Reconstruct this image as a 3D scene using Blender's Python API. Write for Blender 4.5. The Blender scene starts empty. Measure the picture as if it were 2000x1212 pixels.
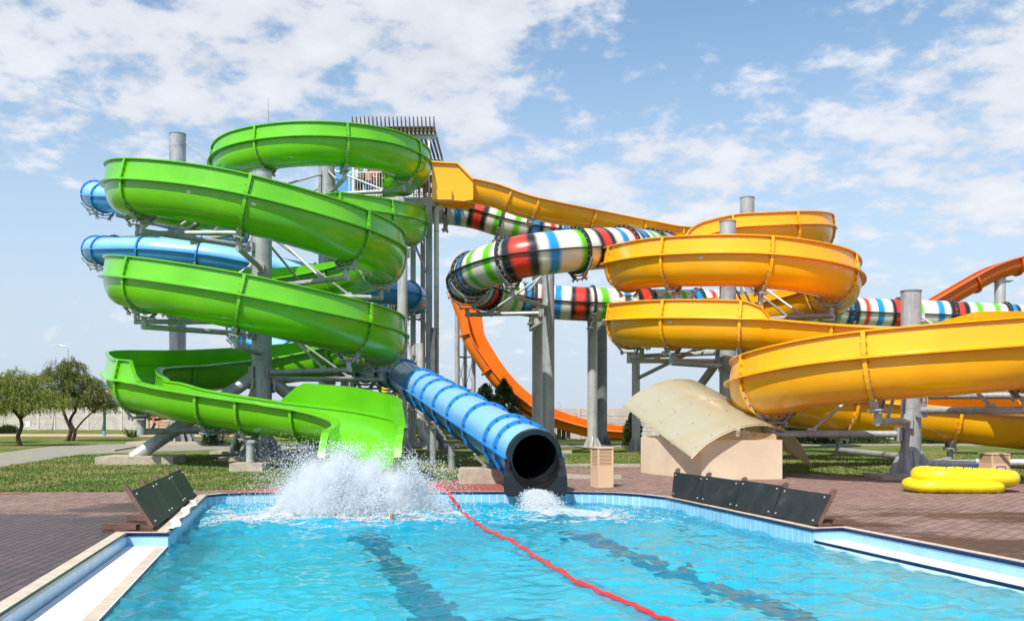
import bpy, bmesh, math, random
import numpy as np
from mathutils import Vector, Matrix, noise, geometry
random.seed(7)
rng = np.random.default_rng(11)
R = math.radians
sc = bpy.context.scene
col = sc.collection
F = 1880.0; HZ = 805.0; CH = 1.6

def P(px, py, D):
    """point seen at photo pixel (px, py) from the eye, D metres away"""
    return Vector(((px - 1000) / F * D, D, CH - (py - HZ) / F * D))
def X(px, D):
    return (px - 1000) / F * D
def G(px, py, z=0.0):
    D = (CH - z) * F / (py - HZ)
    return ((px - 1000) / F * D, D)

# ------------------------------------------------------------------ materials
def mat(name):
    m = bpy.data.materials.new(name); m.use_nodes = True
    nt = m.node_tree
    b = nt.nodes['Principled BSDF']
    return m, nt, b
def N(nt, kind, **kw):
    n = nt.nodes.new(kind)
    for k, v in kw.items():
        if k in ('inp',):
            for kk, vv in v.items(): n.inputs[kk].default_value = vv
        else: setattr(n, k, v)
    return n
def L(nt, a, b): nt.links.new(a, b)
def ramp(nt, stops, interp='LINEAR'):
    r = nt.nodes.new('ShaderNodeValToRGB'); e = r.color_ramp.elements
    r.color_ramp.interpolation = interp
    e[0].position = stops[0][0]; e[0].color = (*stops[0][1], 1)
    e[1].position = stops[-1][0]; e[1].color = (*stops[-1][1], 1)
    for p, c in stops[1:-1]:
        x = e.new(p); x.color = (*c, 1)
    return r
def coords(nt, kind='Object', scale=(1, 1, 1), rot=(0, 0, 0)):
    tc = nt.nodes.new('ShaderNodeTexCoord'); mp = nt.nodes.new('ShaderNodeMapping')
    mp.inputs['Scale'].default_value = scale; mp.inputs['Rotation'].default_value = rot
    L(nt, tc.outputs[kind], mp.inputs['Vector'])
    return mp.outputs['Vector']
def noise_n(nt, vec, scale, detail=6, rough=.6, dist=0):
    n = nt.nodes.new('ShaderNodeTexNoise')
    n.inputs['Scale'].default_value = scale; n.inputs['Detail'].default_value = detail
    n.inputs['Roughness'].default_value = rough; n.inputs['Distortion'].default_value = dist
    if vec is not None: L(nt, vec, n.inputs['Vector'])
    return n
def bump(nt, b, height, strength=.3, dist=.01):
    bp = nt.nodes.new('ShaderNodeBump'); bp.inputs['Strength'].default_value = strength
    bp.inputs['Distance'].default_value = dist
    L(nt, height, bp.inputs['Height']); L(nt, bp.outputs['Normal'], b.inputs['Normal'])
    return bp
def simple(name, c1, c2=None, scale=3., rough=.5, metal=0., bmp=0., bscale=None, coat=0., detail=6, lo=.35, hi=.65, stretch=(1, 1, 1)):
    m, nt, b = mat(name)
    c2 = c2 or tuple(x * .8 for x in c1)
    v = coords(nt, 'Object', stretch)
    n = noise_n(nt, v, scale, detail)
    r = ramp(nt, [(lo, c2), (hi, c1)])
    L(nt, n.outputs['Fac'], r.inputs['Fac']); L(nt, r.outputs['Color'], b.inputs['Base Color'])
    b.inputs['Roughness'].default_value = rough; b.inputs['Metallic'].default_value = metal
    b.inputs['Coat Weight'].default_value = coat
    if bmp:
        n2 = noise_n(nt, v, bscale or scale * 4, 5)
        bump(nt, b, n2.outputs['Fac'], bmp, .02)
    return m

def gel(name, c, dark, rough=.22, up_tint=None):
    """glossy fibreglass gelcoat with faint water marks, uneven tone and dust"""
    m, nt, b = mat(name)
    v = coords(nt)
    n = noise_n(nt, v, .7, 5, .55)
    r = ramp(nt, [(.35, dark), (.6, c)])
    L(nt, n.outputs['Fac'], r.inputs['Fac'])
    v2 = coords(nt, 'Object', (1.5, 1.5, .25))
    n2 = noise_n(nt, v2, 4, 7, .7)
    d = ramp(nt, [(.60, (0, 0, 0)), (.8, (1, 1, 1))]); L(nt, n2.outputs['Fac'], d.inputs['Fac'])
    mm = N(nt, 'ShaderNodeMath', operation='MULTIPLY'); mm.inputs[1].default_value = .15
    L(nt, d.outputs['Color'], mm.inputs[0])
    mx = N(nt, 'ShaderNodeMix', data_type='RGBA')
    L(nt, mm.outputs[0], mx.inputs['Factor']); L(nt, r.outputs['Color'], mx.inputs['A'])
    mx.inputs['B'].default_value = (*[min(1, x * .7 + .16) for x in c], 1)
    if up_tint:   # paler tint, broken by noise, on the faces that look up
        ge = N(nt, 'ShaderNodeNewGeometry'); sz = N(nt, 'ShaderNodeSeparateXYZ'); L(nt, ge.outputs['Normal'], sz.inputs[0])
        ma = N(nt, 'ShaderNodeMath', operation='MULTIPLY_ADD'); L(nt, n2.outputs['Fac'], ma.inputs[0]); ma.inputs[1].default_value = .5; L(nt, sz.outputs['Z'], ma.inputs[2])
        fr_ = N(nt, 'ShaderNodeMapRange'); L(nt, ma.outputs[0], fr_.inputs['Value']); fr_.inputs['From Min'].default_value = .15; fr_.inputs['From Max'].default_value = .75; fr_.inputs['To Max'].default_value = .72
        m4 = N(nt, 'ShaderNodeMix', data_type='RGBA'); L(nt, fr_.outputs['Result'], m4.inputs['Factor']); L(nt, mx.outputs['Result'], m4.inputs['A']); m4.inputs['B'].default_value = (*up_tint, 1); mx = m4
    L(nt, mx.outputs['Result'], b.inputs['Base Color'])
    n3 = noise_n(nt, v, 9, 4, .6)
    mr = N(nt, 'ShaderNodeMapRange'); mr.inputs['To Min'].default_value = rough * .7; mr.inputs['To Max'].default_value = rough * 1.5
    L(nt, n3.outputs['Fac'], mr.inputs['Value']); L(nt, mr.outputs['Result'], b.inputs['Roughness'])
    b.inputs['Coat Weight'].default_value = .25; b.inputs['Coat Roughness'].default_value = .08
    n4 = noise_n(nt, v, 1.6, 3, .5); bump(nt, b, n4.outputs['Fac'], .10, .05)
    return m

def galv(name, a=(.50, .52, .53), c=(.31, .33, .345), rough=.5):
    m, nt, b = mat(name)
    v = coords(nt)
    vo = N(nt, 'ShaderNodeTexVoronoi'); vo.inputs['Scale'].default_value = 22; L(nt, v, vo.inputs['Vector'])
    n = noise_n(nt, v, 1.1, 8, .65, .4)
    ad = N(nt, 'ShaderNodeMath', operation='MULTIPLY_ADD'); L(nt, vo.outputs['Color'], ad.inputs[0]); ad.inputs[1].default_value = .22; L(nt, n.outputs['Fac'], ad.inputs[2])
    r = ramp(nt, [(.42, c), (.55, tuple((x + y) / 2 for x, y in zip(a, c))), (.78, a)])
    L(nt, ad.outputs[0], r.inputs['Fac'])
    v2 = coords(nt, 'Object', (5, 5, .35)); n2 = noise_n(nt, v2, 1.6, 6, .7)
    d = ramp(nt, [(.5, (1, 1, 1)), (.72, (.62, .58, .52))]); L(nt, n2.outputs['Fac'], d.inputs['Fac'])
    mx = N(nt, 'ShaderNodeMix', data_type='RGBA', blend_type='MULTIPLY'); mx.inputs['Factor'].default_value = .8
    L(nt, r.outputs['Color'], mx.inputs['A']); L(nt, d.outputs['Color'], mx.inputs['B'])
    L(nt, mx.outputs['Result'], b.inputs['Base Color'])
    b.inputs['Metallic'].default_value = .35; b.inputs['Roughness'].default_value = rough
    bump(nt, b, n.outputs['Fac'], .1, .02)
    return m

M = {}
M['green'] = gel('green_gelcoat', (.150, .545, .014), (.115, .475, .009))
M['green_dark'] = gel('green_gelcoat_inside', (.10, .50, .012), (.08, .44, .01), .3)
M['yellow'] = gel('yellow_gelcoat', (.96, .455, .006), (.90, .40, .005))
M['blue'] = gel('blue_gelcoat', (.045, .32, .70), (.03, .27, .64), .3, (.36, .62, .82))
M['blue_rib'] = gel('blue_flange_gelcoat', (.03, .28, .66), (.02, .24, .60), .3)
M['orange'] = gel('orange_gelcoat', (.88, .20, .010), (.80, .165, .008), .35)
M['orange_dark'] = gel('dark_orange_gelcoat', (.72, .14, .012), (.64, .12, .01), .35)
M['galv'] = galv('galvanised_steel')
M['galv_light'] = galv('pale_galvanised_steel', (.62, .62, .60), (.46, .47, .47))
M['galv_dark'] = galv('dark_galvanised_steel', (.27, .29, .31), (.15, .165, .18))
M['bolt'] = simple('bolt_steel', (.14, .13, .12), (.07, .06, .05), 30, .5, .5)
M['pipe_white'] = simple('white_pipe', (.62, .62, .60), (.5, .5, .48), 3, .4)
M['pipe_grey'] = simple('grey_pipe', (.16, .17, .19), (.1, .11, .12), 3, .5)
M['black'] = simple('black_gelcoat', (.012, .014, .015), (.02, .022, .024), 5, .32, 0, .1, coat=.3)
M['rubber_black'] = simple('worn_black_moulding', (.012, .013, .015), (.012, .013, .015), 3, .38, 0, .15)
M['rope_red'] = simple('red_foam_float', (.80, .02, .025), (.62, .012, .018), 8, .35, coat=.3)
M['rib_black'] = simple('black_flange', (.02, .021, .023), (.035, .036, .038), 8, .45)
M['wood_dark'] = simple('weathered_brown_timber', (.17, .085, .06), (.10, .05, .036), 6, .7, 0, .4, 30, stretch=(1, 1, 1))
M['wood_slat'] = simple('grey_brown_slat', (.20, .14, .10), (.12, .08, .055), 8, .7, 0, .3)
M['white_paint'] = simple('white_paint', (.78, .78, .76), (.68, .68, .66), 5, .5)
M['white_rough'] = simple('white_ledge_coating', (.80, .80, .78), (.76, .76, .74), 9, .75, 0, .15, 60)
M['concrete'] = simple('cast_concrete', (.52, .44, .34), (.36, .31, .25), 6, .9, 0, .5, 60)
M['beige'] = simple('beige_metal_paint', (.74, .52, .33), (.70, .48, .30), 2, .55)
M['red_paint'] = simple('red_plastic', (.6, .02, .02), None, 4, .4)
M['orange_wood'] = simple('orange_wood', (.55, .22, .06), (.42, .16, .05), 8, .6)
M['brown_panel'] = simple('brown_panel', (.10, .055, .045), None, 4, .7)
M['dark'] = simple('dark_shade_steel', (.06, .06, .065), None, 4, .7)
M['green_pole'] = simple('dark_green_paint', (.012, .10, .055), None, 4, .5)
M['lamp_white'] = simple('pale_lamp_metal', (.7, .7, .7), None, 4, .4)
M['booth_blue'] = simple('blue_booth_panel', (.10, .35, .66), (.08, .30, .6), 2, .45)
M['raft'] = simple('yellow_vinyl', (.86, .70, .012), (.80, .64, .01), 2, .3, 0, .12, 5, coat=.2)
M['navy'] = simple('navy_tile', (.010, .018, .07), (.006, .012, .05), 12, .18)
M['navy_plastic'] = simple('navy_handle_plastic', (.02, .04, .25), None, 12, .4)
M['skin'] = simple('skin', (.55, .30, .20), (.48, .25, .17), 9, .55)
M['skin2'] = simple('tanned_skin', (.36, .18, .11), (.30, .15, .09), 9, .55)
M['hair'] = simple('dark_hair', (.03, .02, .015), None, 30, .6)
M['cloth_red'] = simple('red_swimwear', (.55, .03, .04), None, 9, .8)
M['cloth_blue'] = simple('blue_swimwear', (.03, .12, .4), None, 9, .8)
M['cloth_white'] = simple('white_cloth', (.7, .68, .66), None, 9, .8)
M['cloth_black'] = simple('black_cloth', (.03, .03, .035), None, 9, .8)

# ------------------------------------------------------------------ object helpers
def tag(o, label=None, cat=None, group=None, kind=None):
    if label: o['label'] = label
    if cat: o['category'] = cat
    if group: o['group'] = group
    if kind: o['kind'] = kind
    return o
def empty(name, loc, label=None, cat=None, group=None):
    o = bpy.data.objects.new(name, None); col.objects.link(o); o.location = loc
    o.empty_display_size = .3
    return tag(o, label, cat, group)
def adopt(o, parent):
    """parent without moving (all shapes are modelled in world metres)"""
    if parent is None: return
    o.parent = parent
    o.matrix_parent_inverse = Matrix.Identity(4)
    base = Vector((0, 0, 0)); p = parent
    while p is not None:
        base += p.location; p = p.parent
    o.location = -base + o.location if False else Vector(o.location) - base
class MB:
    def __init__(s): s.v = []; s.f = []; s.mi = []; s.uv = []; s.sm = []
    def add(s, vs, fs, mi=0, uvs=None, smooth=False):
        k = len(s.v); s.v += [tuple(x) for x in vs]
        for i, f in enumerate(fs):
            s.f.append(tuple(j + k for j in f)); s.mi.append(mi); s.sm.append(smooth)
            s.uv.append(uvs[i] if uvs else None)
    def box(s, c, size, rot=None, mi=0):
        c = Vector(c); hx, hy, hz = [x / 2 for x in size]
        vs = [Vector((x, y, z)) for x in (-hx, hx) for y in (-hy, hy) for z in (-hz, hz)]
        if rot is not None: vs = [rot @ v for v in vs]
        vs = [v + c for v in vs]
        s.add(vs, [(0, 1, 3, 2), (4, 6, 7, 5), (0, 4, 5, 1), (2, 3, 7, 6), (0, 2, 6, 4), (1, 5, 7, 3)], mi)
    def beam(s, a, b, w, h, up=Vector((0, 0, 1)), mi=0):
        a = Vector(a); b = Vector(b); t = (b - a); ln = t.length; t.normalize()
        if abs(t.dot(up)) > .98: up = Vector((0, 1, 0))
        r = t.cross(up).normalized(); u = r.cross(t)
        rot = Matrix((r, t, u)).transposed()
        s.box((a + b) / 2, (w, ln, h), rot, mi)
    def tube(s, pts, rad, n=12, mi=0, caps=True, closed=False):
        pts = [Vector(p) for p in pts]; m = len(pts)
        rads = rad if isinstance(rad, (list, tuple)) else [rad] * m
        vs = []; pu = None
        for i, p in enumerate(pts):
            if closed: t = pts[(i + 1) % m] - pts[i - 1]
            else: t = pts[min(i + 1, m - 1)] - pts[max(i - 1, 0)]
            t.normalize()
            if pu is None:
                a = Vector((0, 0, 1)) if abs(t.z) < .9 else Vector((1, 0, 0))
                r = t.cross(a).normalized()
            else:
                r = (pu - t * pu.dot(t)).normalized()
            pu = r; u = t.cross(r)
            for k in range(n):
                an = 2 * math.pi * k / n
                vs.append(p + (r * math.cos(an) + u * math.sin(an)) * rads[i])
        fs = []
        for i in range(m if closed else m - 1):
            j = (i + 1) % m
            for k in range(n):
                k2 = (k + 1) % n
                fs.append((i * n + k, i * n + k2, j * n + k2, j * n + k))
        s.add(vs, fs, mi, smooth=True)
        if caps and not closed:
            k0 = len(s.v) - len(vs)
            s.f.append(tuple(k0 + k for k in range(n))[::-1]); s.mi.append(mi); s.uv.append(None); s.sm.append(False)
            s.f.append(tuple(k0 + (m - 1) * n + k for k in range(n))); s.mi.append(mi); s.uv.append(None); s.sm.append(False)
    def prism(s, poly, z0, z1, mi=0):
        n = len(poly)
        vs = [(x, y, z0) for x, y in poly] + [(x, y, z1) for x, y in poly]
        fs = [(i, (i + 1) % n, n + (i + 1) % n, n + i) for i in range(n)]
        s.add(vs, fs, mi)
        tr = geometry.tessellate_polygon([[Vector((x, y, 0)) for x, y in poly]])
        s.add(vs, [tuple(n + i for i in t) for t in tr] + [tuple(t[::-1]) for t in tr], mi)
    def build(s, name, mats, parent=None, sharp=40, loc=None, fixn=True):
        me = bpy.data.meshes.new(name)
        org = Vector(loc) if loc is not None else Vector((0, 0, 0))
        me.from_pydata([tuple(Vector(v) - org) for v in s.v] if loc is not None else s.v, [], s.f)
        for m in (mats if isinstance(mats, (list, tuple)) else [mats]): me.materials.append(m)
        me.polygons.foreach_set('material_index', s.mi)
        me.polygons.foreach_set('use_smooth', s.sm)
        if any(u is not None for u in s.uv):
            ul = me.uv_layers.new(name='UVMap'); k = 0
            for u, f in zip(s.uv, s.f):
                for j in range(len(f)):
                    ul.data[k].uv = u[j] if u else (0, 0)
                    k += 1
        me.update()
        if fixn:
            bm = bmesh.new(); bm.from_mesh(me)
            bmesh.ops.recalc_face_normals(bm, faces=bm.faces); bm.to_mesh(me); bm.free()
        if any(s.sm): me.set_sharp_from_angle(angle=R(sharp))
        o = bpy.data.objects.new(name, me); col.objects.link(o)
        o.location = org
        if parent is not None: adopt(o, parent)
        return o
def np_mesh(name, V, Fc, nper, mats, smooth=False):
    me = bpy.data.meshes.new(name)
    nv = len(V); nf = len(Fc)
    me.vertices.add(nv); me.vertices.foreach_set('co', V.astype(np.float32).ravel())
    me.loops.add(nf * nper); me.loops.foreach_set('vertex_index', Fc.astype(np.int32).ravel())
    me.polygons.add(nf)
    me.polygons.foreach_set('loop_start', (np.arange(nf) * nper).astype(np.int32))
    me.polygons.foreach_set('loop_total', np.full(nf, nper, np.int32))
    me.polygons.foreach_set('use_smooth', np.full(nf, smooth, bool))
    for m in mats: me.materials.append(m)
    me.update(calc_edges=True)
    o = bpy.data.objects.new(name, me); col.objects.link(o)
    return o

# ------------------------------------------------------------------ sweeps
def spline(ctrl, ds=.22):
    """Catmull-Rom through rows of numbers (x, y, z, extra...), resampled by arc length"""
    C = np.array(ctrl, float); n = len(C)
    Cx = np.vstack([2 * C[0] - C[1], C, 2 * C[-1] - C[-2]])
    Cx[0, 3:] = C[0, 3:]; Cx[-1, 3:] = C[-1, 3:]
    out = []
    for i in range(n - 1):
        p0, p1, p2, p3 = Cx[i], Cx[i + 1], Cx[i + 2], Cx[i + 3]
        m = 24
        for k in range(m):
            t = k / m
            q = .5 * ((2 * p1) + (-p0 + p2) * t + (2 * p0 - 5 * p1 + 4 * p2 - p3) * t * t + (-p0 + 3 * p1 - 3 * p2 + p3) * t ** 3)
            if len(q) > 3: q[3:] = p1[3:] * (1 - t) + p2[3:] * t
            out.append(q)
    out.append(C[-1]); out = np.array(out)
    d = np.r_[0, np.cumsum(np.linalg.norm(np.diff(out[:, :3], axis=0), axis=1))]
    s = np.linspace(0, d[-1], max(3, int(d[-1] / ds)))
    return np.array([[np.interp(x, d, out[:, c]) for c in range(out.shape[1])] for x in s]), s
class Path:
    def __init__(s, ctrl, ds=.22, vertical_plane=False):
        s.Q, s.s = spline(ctrl, ds); s.n = len(s.Q)
        s.p = [Vector(q[:3]) for q in s.Q]; s.t = []; s.r = []; s.u = []
        for i in range(s.n):
            t = (s.p[min(i + 1, s.n - 1)] - s.p[max(i - 1, 0)]).normalized()
            r = Vector((t.y, -t.x, 0)).normalized(); u = r.cross(t)
            s.t.append(t); s.r.append(r); s.u.append(u)
        s.len = s.s[-1]
    def at(s, d):
        i = int(np.clip(np.searchsorted(s.s, d), 1, s.n - 1))
        f = (d - s.s[i - 1]) / max(1e-6, s.s[i] - s.s[i - 1])
        l = lambda a: a[i - 1].lerp(a[i], f)
        return l(s.p), l(s.t).normalized(), l(s.r).normalized(), l(s.u).normalized(), s.Q[i]
    def arc_near(s, x, y, z=None):
        best = min(range(s.n), key=lambda i: (s.p[i].x - x) ** 2 + (s.p[i].y - y) ** 2 + (0 if z is None else (s.p[i].z - z) ** 2))
        return s.s[best]
def sweep(mb, path, prof, i0=0, i1=None, closed=True, mi=0, caps=True, smooth=True):
    """prof(i) -> list of (side, up) points"""
    i1 = path.n if i1 is None else i1
    vs = []; fs = []; uv = []; n = None
    for i in range(i0, i1):
        pr = prof(i); n = len(pr)
        for (a, b) in pr: vs.append(path.p[i] + path.r[i] * a + path.u[i] * b)
    m = i1 - i0
    for i in range(m - 1):
        for k in range(n if closed else n - 1):
            k2 = (k + 1) % n
            fs.append((i * n + k, i * n + k2, (i + 1) * n + k2, (i + 1) * n + k))
            s0 = path.s[i0 + i]; s1 = path.s[i0 + i + 1]; v0 = k / n; v1 = (k + 1) / n
            uv.append(((s0, v0), (s0, v1), (s1, v1), (s1, v0)))
    mb.add(vs, fs, mi, uv, smooth)
    if caps and closed:
        k0 = len(mb.v) - len(vs)
        for base, rev in ((0, True), ((m - 1) * n, False)):
            f = [k0 + base + k for k in range(n)]
            # strip caps for a shell made of outer + inner halves
            h = n // 2
            for k in range(h - 1):
                q = (f[k], f[k + 1], f[n - 2 - k], f[n - 1 - k])
                mb.f.append(q[::-1] if rev else q); mb.mi.append(mi); mb.uv.append(None); mb.sm.append(False)

def bowl(w, d, n=18, off=0.):
    return [((w + off) * math.copysign(abs(math.cos(math.pi * k / n)) ** .82, -math.cos(math.pi * k / n)), (d + off) * -abs(math.sin(math.pi * k / n)) ** .86) for k in range(n + 1)]
def shell(w, d, th=.035, n=18):
    return bowl(w, d, n, th) + bowl(w, d, n)[::-1]
def outline(w, d, gl, gr, th=.035, n=18):
    o = []
    if gl > .05: o += [(-(w + .045 - .13 * gl), gl), (-(w + .05), .04)]
    o += bowl(w, d, n, th)
    if gr > .05: o += [((w + .05), .04), ((w + .045 - .13 * gr), gr)]
    return o
def rib(mb, path, d, ol, h=.085, th=.045, mi=0, bolts=True, bmi=1, bstep=.2, closed=False):
    """flange ring standing proud of an outline at arc length d"""
    p, t, r, u, q = path.at(d); n = len(ol)
    def pt(a, b, k): return p + r * a + u * b + t * k
    nr = []
    for i in range(n):
        a = ol[(i - 1) % n] if closed else ol[max(i - 1, 0)]; b = ol[(i + 1) % n] if closed else ol[min(i + 1, n - 1)]
        tx, ty = b[0] - a[0], b[1] - a[1]; l = math.hypot(tx, ty) or 1
        nr.append((ty / l, -tx / l))
    vs = []
    for i in range(n):
        (a, b), (na, nb) = ol[i], nr[i]
        vs += [pt(a - na * .01, b - nb * .01, -th), pt(a + na * h, b + nb * h, -th), pt(a + na * h, b + nb * h, th), pt(a - na * .01, b - nb * .01, th)]
    fs = []
    for i in range(n if closed else n - 1):
        j = (i + 1) % n
        for k in range(4):
            k2 = (k + 1) % 4
            if k == 3: continue
            fs.append((i * 4 + k, i * 4 + k2, j * 4 + k2, j * 4 + k))
    if not closed: fs += [(0, 1, 2, 3), tuple((n - 1) * 4 + k for k in (3, 2, 1, 0))]
    mb.add(vs, fs, mi)
    if bolts:
        acc = .08; 
        for i in range(n if closed else n - 1):
            a, b = ol[i], ol[(i + 1) % n]; l = math.hypot(b[0] - a[0], b[1] - a[1])
            while acc < l:
                f = acc / l; s_, u_ = a[0] + (b[0] - a[0]) * f, a[1] + (b[1] - a[1]) * f
                na, nb = nr[i]
                c = p + r * (s_ + na * h * .55) + u * (u_ + nb * h * .55)
                rot = Matrix((r, t, u)).transposed()
                mb.box(c, (.032, th * 2 + .05, .032), rot, bmi)
                acc += bstep
            acc -= l
# ------------------------------------------------------------------ slide builders
def runs(vals, thr=.05):
    out = []; st = None
    for i, v in enumerate(vals):
        if v > thr and st is None: st = i
        if v <= thr and st is not None: out.append((max(0, st - 1), i + 1)); st = None
    if st is not None: out.append((max(0, st - 1), len(vals)))
    return [(a, b) for a, b in out if b - a > 3]
def flume(thing, path, m, stations, cradles=(), th=.035, ribh=.085, lipw=.19, inside=None):
    Q = path.Q
    mb = MB(); sweep(mb, path, lambda i: shell(Q[i][5], Q[i][6], th)); mb.build('trough', m, thing, 50)
    mb = MB()
    for sg in (-1, 1):
        sweep(mb, path, lambda i: [(sg * (Q[i][5] - .03), -.03), (sg * (Q[i][5] + lipw), -.05), (sg * (Q[i][5] + lipw), -.012), (sg * (Q[i][5] + .05), .028), (sg * (Q[i][5] - .03), .03)])
    mb.build('rim', m, thing, 30)
    for c, sg in ((3, -1), (4, 1)):
        for a, b in runs(Q[:, c]):
            def gp(i):
                w = Q[i][5]; g = max(.05, Q[i][c]); k = w + .045 - .13 * g
                return [(sg * (w + .05), .02), (sg * k, g - .03), (sg * (k + .08), g - .035), (sg * (k + .08), g), (sg * (k - .035), g), (sg * (w + .015), .02)]
            mb = MB(); sweep(mb, path, gp, a, b); mb.build('side_guard', m, thing, 30)
    for d in stations:
        p, t, r, u, q = path.at(d)
        ol = outline(q[5], q[6], q[3] - .02, q[4] - .02, th)
        mb = MB(); rib(mb, path, d, ol, ribh); mb.build('flange', [m, M['bolt']], thing, 30)
    for d in cradles:
        cradle(thing, path, d)
def cradle(thing, path, d, tube_r=None):
    p, t, r, u, q = path.at(d)
    w, dd = (q[5], q[6]) if tube_r is None else (tube_r, tube_r)
    mb = MB(); ol = [((w + .10) * math.cos(R(a)), (dd + .10) * math.sin(R(a))) for a in range(203, 338, 9)]
    rib(mb, path, d, ol, .035, .05, 0, False)
    b = p - u * (dd + .17)
    rot = Matrix((r, t, u)).transposed()
    mb.box(b - u * .06, (.62, .30, .035), rot)
    for sg in (-1, 1):
        mb.beam(b + r * sg * .24 - u * .05, p + r * sg * .42 - u * (dd + .02), .05, .16, t)
        for k in (-.1, .1): mb.box(b + r * sg * .26 + t * k - u * .09, (.04, .04, .10), rot)
    mb.build('cradle', M['galv'], thing, 30)
    return b - u * .08
def column(name, label, cx, cy, ztop, rad, z0=0., foot=None, cat='column', group=None, m='galv', gus=10, gh=.7, gw=.3, seam=True):
    e = empty(name, (cx, cy, 0), label, cat, group)
    mb = MB(); mb.tube([(cx, cy, z0 + .02), (cx, cy, ztop - .04)], rad, 32)
    if seam:
        for zz in np.arange(z0 + 1.5, ztop - .5, 1.9):
            pts = [(cx + (rad + .004) * math.cos(a), cy + (rad + .004) * math.sin(a), zz + .16 * rad * 2 * a / 3) for a in np.linspace(0, 2 * math.pi, 25)]
            mb.tube(pts, .007, 5)
    mb.build('pole', M[m], e, 40)
    mb = MB(); mb.tube([(cx, cy, ztop - .04), (cx, cy, ztop)], rad + .012, 32); mb.build('cap', M['galv_dark'], e)
    if gus:
        mb = MB()
        mb.tube([(cx, cy, z0), (cx, cy, z0 + .03)], rad + gw + .06, 24)
        for k in range(gus):
            a = 2 * math.pi * (k + .35) / gus; ca, sa = math.cos(a), math.sin(a); tx, ty = -sa * .012, ca * .012
            pr = [(rad - .01, z0 + .03), (rad + gw, z0 + .03), (rad + gw, z0 + .12), (rad - .01, z0 + gh)]
            vs = [(cx + ca * q + tx * s_, cy + sa * q + ty * s_, z) for s_ in (-1, 1) for q, z in pr]
            mb.add(vs, [(0, 1, 2, 3), (7, 6, 5, 4), (0, 4, 5, 1), (1, 5, 6, 2), (2, 6, 7, 3)])
        mb.build('base_gusset', M[m], e)
    if foot:
        fx, fy, fh = foot
        mb = MB(); mb.prism([(cx - fx, cy - fy), (cx + fx, cy - fy * .96), (cx + fx * .97, cy + fy), (cx - fx * 1.02, cy + fy)], -.2, fh)
        mb.build('footing', M['concrete'], e)
    e['_r'] = rad
    return e
def arm_to(e, b, rad=.085, drop=.27, rod=True, rodz=1.9, m='galv'):
    """bracket arm from a column to a cradle point b"""
    cx, cy = e.location.x, e.location.y; cr = e['_r']
    z = b.z - drop
    dx, dy = b.x - cx, b.y - cy; ln = math.hypot(dx, dy); ux, uy = dx / ln, dy / ln
    mb = MB()
    mb.tube([(cx + ux * (cr - .02), cy + uy * (cr - .02), z), (b.x + ux * rad * .9, b.y + uy * rad * .9, z)], rad, 16)
    mb.tube([(b.x, b.y, z - rad * .6), (b.x, b.y, b.z)], rad * 1.02, 16)
    rot = Matrix.Rotation(math.atan2(uy, ux), 3, 'Z')
    mb.box((cx + ux * (cr + .04), cy + uy * (cr + .04), z), (.07, .24, .30), rot)
    mb.box((cx + ux * (cr + .11), cy + uy * (cr + .11), z), (.03, .28, .34), rot)
    arm = mb.build('bracket_arm', M[m], e, 40)
    if rod:
        mb = MB(); k = .72
        a = Vector((cx + ux * cr, cy + uy * cr, z + rodz)); c = Vector((cx + dx * k, cy + dy * k, z + rad))
        mb.tube([a, c], .042, 10)
        mb.box(a, (.16, .05, .2), rot); mb.box(c, (.22, .05, .14), rot)
        mb.build('tie_rod', M['galv_light'], arm, 40)
def ringpts(cx, cy, r, rows):
    """rows: (angle deg, z, gl, gr) -> control rows with default w, d"""
    return [(cx + r * math.cos(R(a)), cy + r * math.sin(R(a)), z, gl, gr, W0, D0) for a, z, gl, gr in rows]
W0, D0 = .74, .92

# ================================================================== GREEN SLIDE
ga = (-8.17, 41.5); gb = (-8.4, 32.0)
g = .56; g2 = .60
ctrl = ringpts(*ga, 3.85, [(62, 12.5, g, 0), (35, 12.46, g, 0), (0, 12.38, g, 0), (-45, 12.32, g, 0), (-90, 12.2, g, 0), (-135, 12.1, g, 0),
    (-180, 11.95, g, 0), (-225, 11.4, g, 0), (-270, 10.8, g, 0), (-315, 10.2, g, 0)])
ctrl += [(ga[0] + 3.7, 41.2, 9.75, g, 0, W0, D0), (-5.4, 38.7, 9.5, g, 0, W0, D0), (-7.0, 37.2, 9.42, g, 0, W0, D0), (-8.6, 36.45, 9.36, 0, g2, W0, D0)]
ctrl += ringpts(*gb, 4.05, [(110, 9.3, 0, g2), (142, 9.15, 0, g2), (180, 9.0, 0, g2), (225, 8.55, 0, g2), (270, 7.93, 0, g2), (315, 7.28, 0, g2),
    (360, 7.0, 0, g2), (405, 6.87, 0, g2), (450, 6.55, 0, g2), (495, 6.25, 0, g2), (540, 6.06, 0, g2), (585, 5.68, 0, g2), (630, 5.07, 0, g2),
    (675, 4.46, 0, g2), (720, 4.2, 0, g2), (765, 4.05, 0, g2), (810, 3.65, 0, g2), (855, 3.3, 0, g2), (900, 3.06, 0, g2)])
ctrl += [(-11.45, 29.4, 2.65, 0, g2, W0, D0), (-10.75, 28.75, 2.52, 0, g2, W0, D0), (-10.3, 28.4, 2.45, 0, 0, W0, D0), (-9.5, 27.95, 2.28, 0, 0, W0, D0), (-8.0, 27.35, 2.05, 0, 0, W0, .9), (-6.9, 26.95, 1.9, 0, 0, W0, .88),
    (-6.3, 26.75, 1.82, .62, 0, W0, .88), (-5.0, 26.0, 1.66, .66, 0, .74, .9), (-3.95, 24.8, 1.47, .62, 0, .73, .92), (-3.40, 23.0, 1.34, .57, 0, .71, .94),
    (-3.22, 21.35, 1.25, .50, 0, .70, .96)]
GP = Path(ctrl)
green = empty('green_water_slide', (gb[0], gb[1], 0), 'tall bright green open spiral slide that splashes into the pool', 'water slide')
st = []
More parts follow.
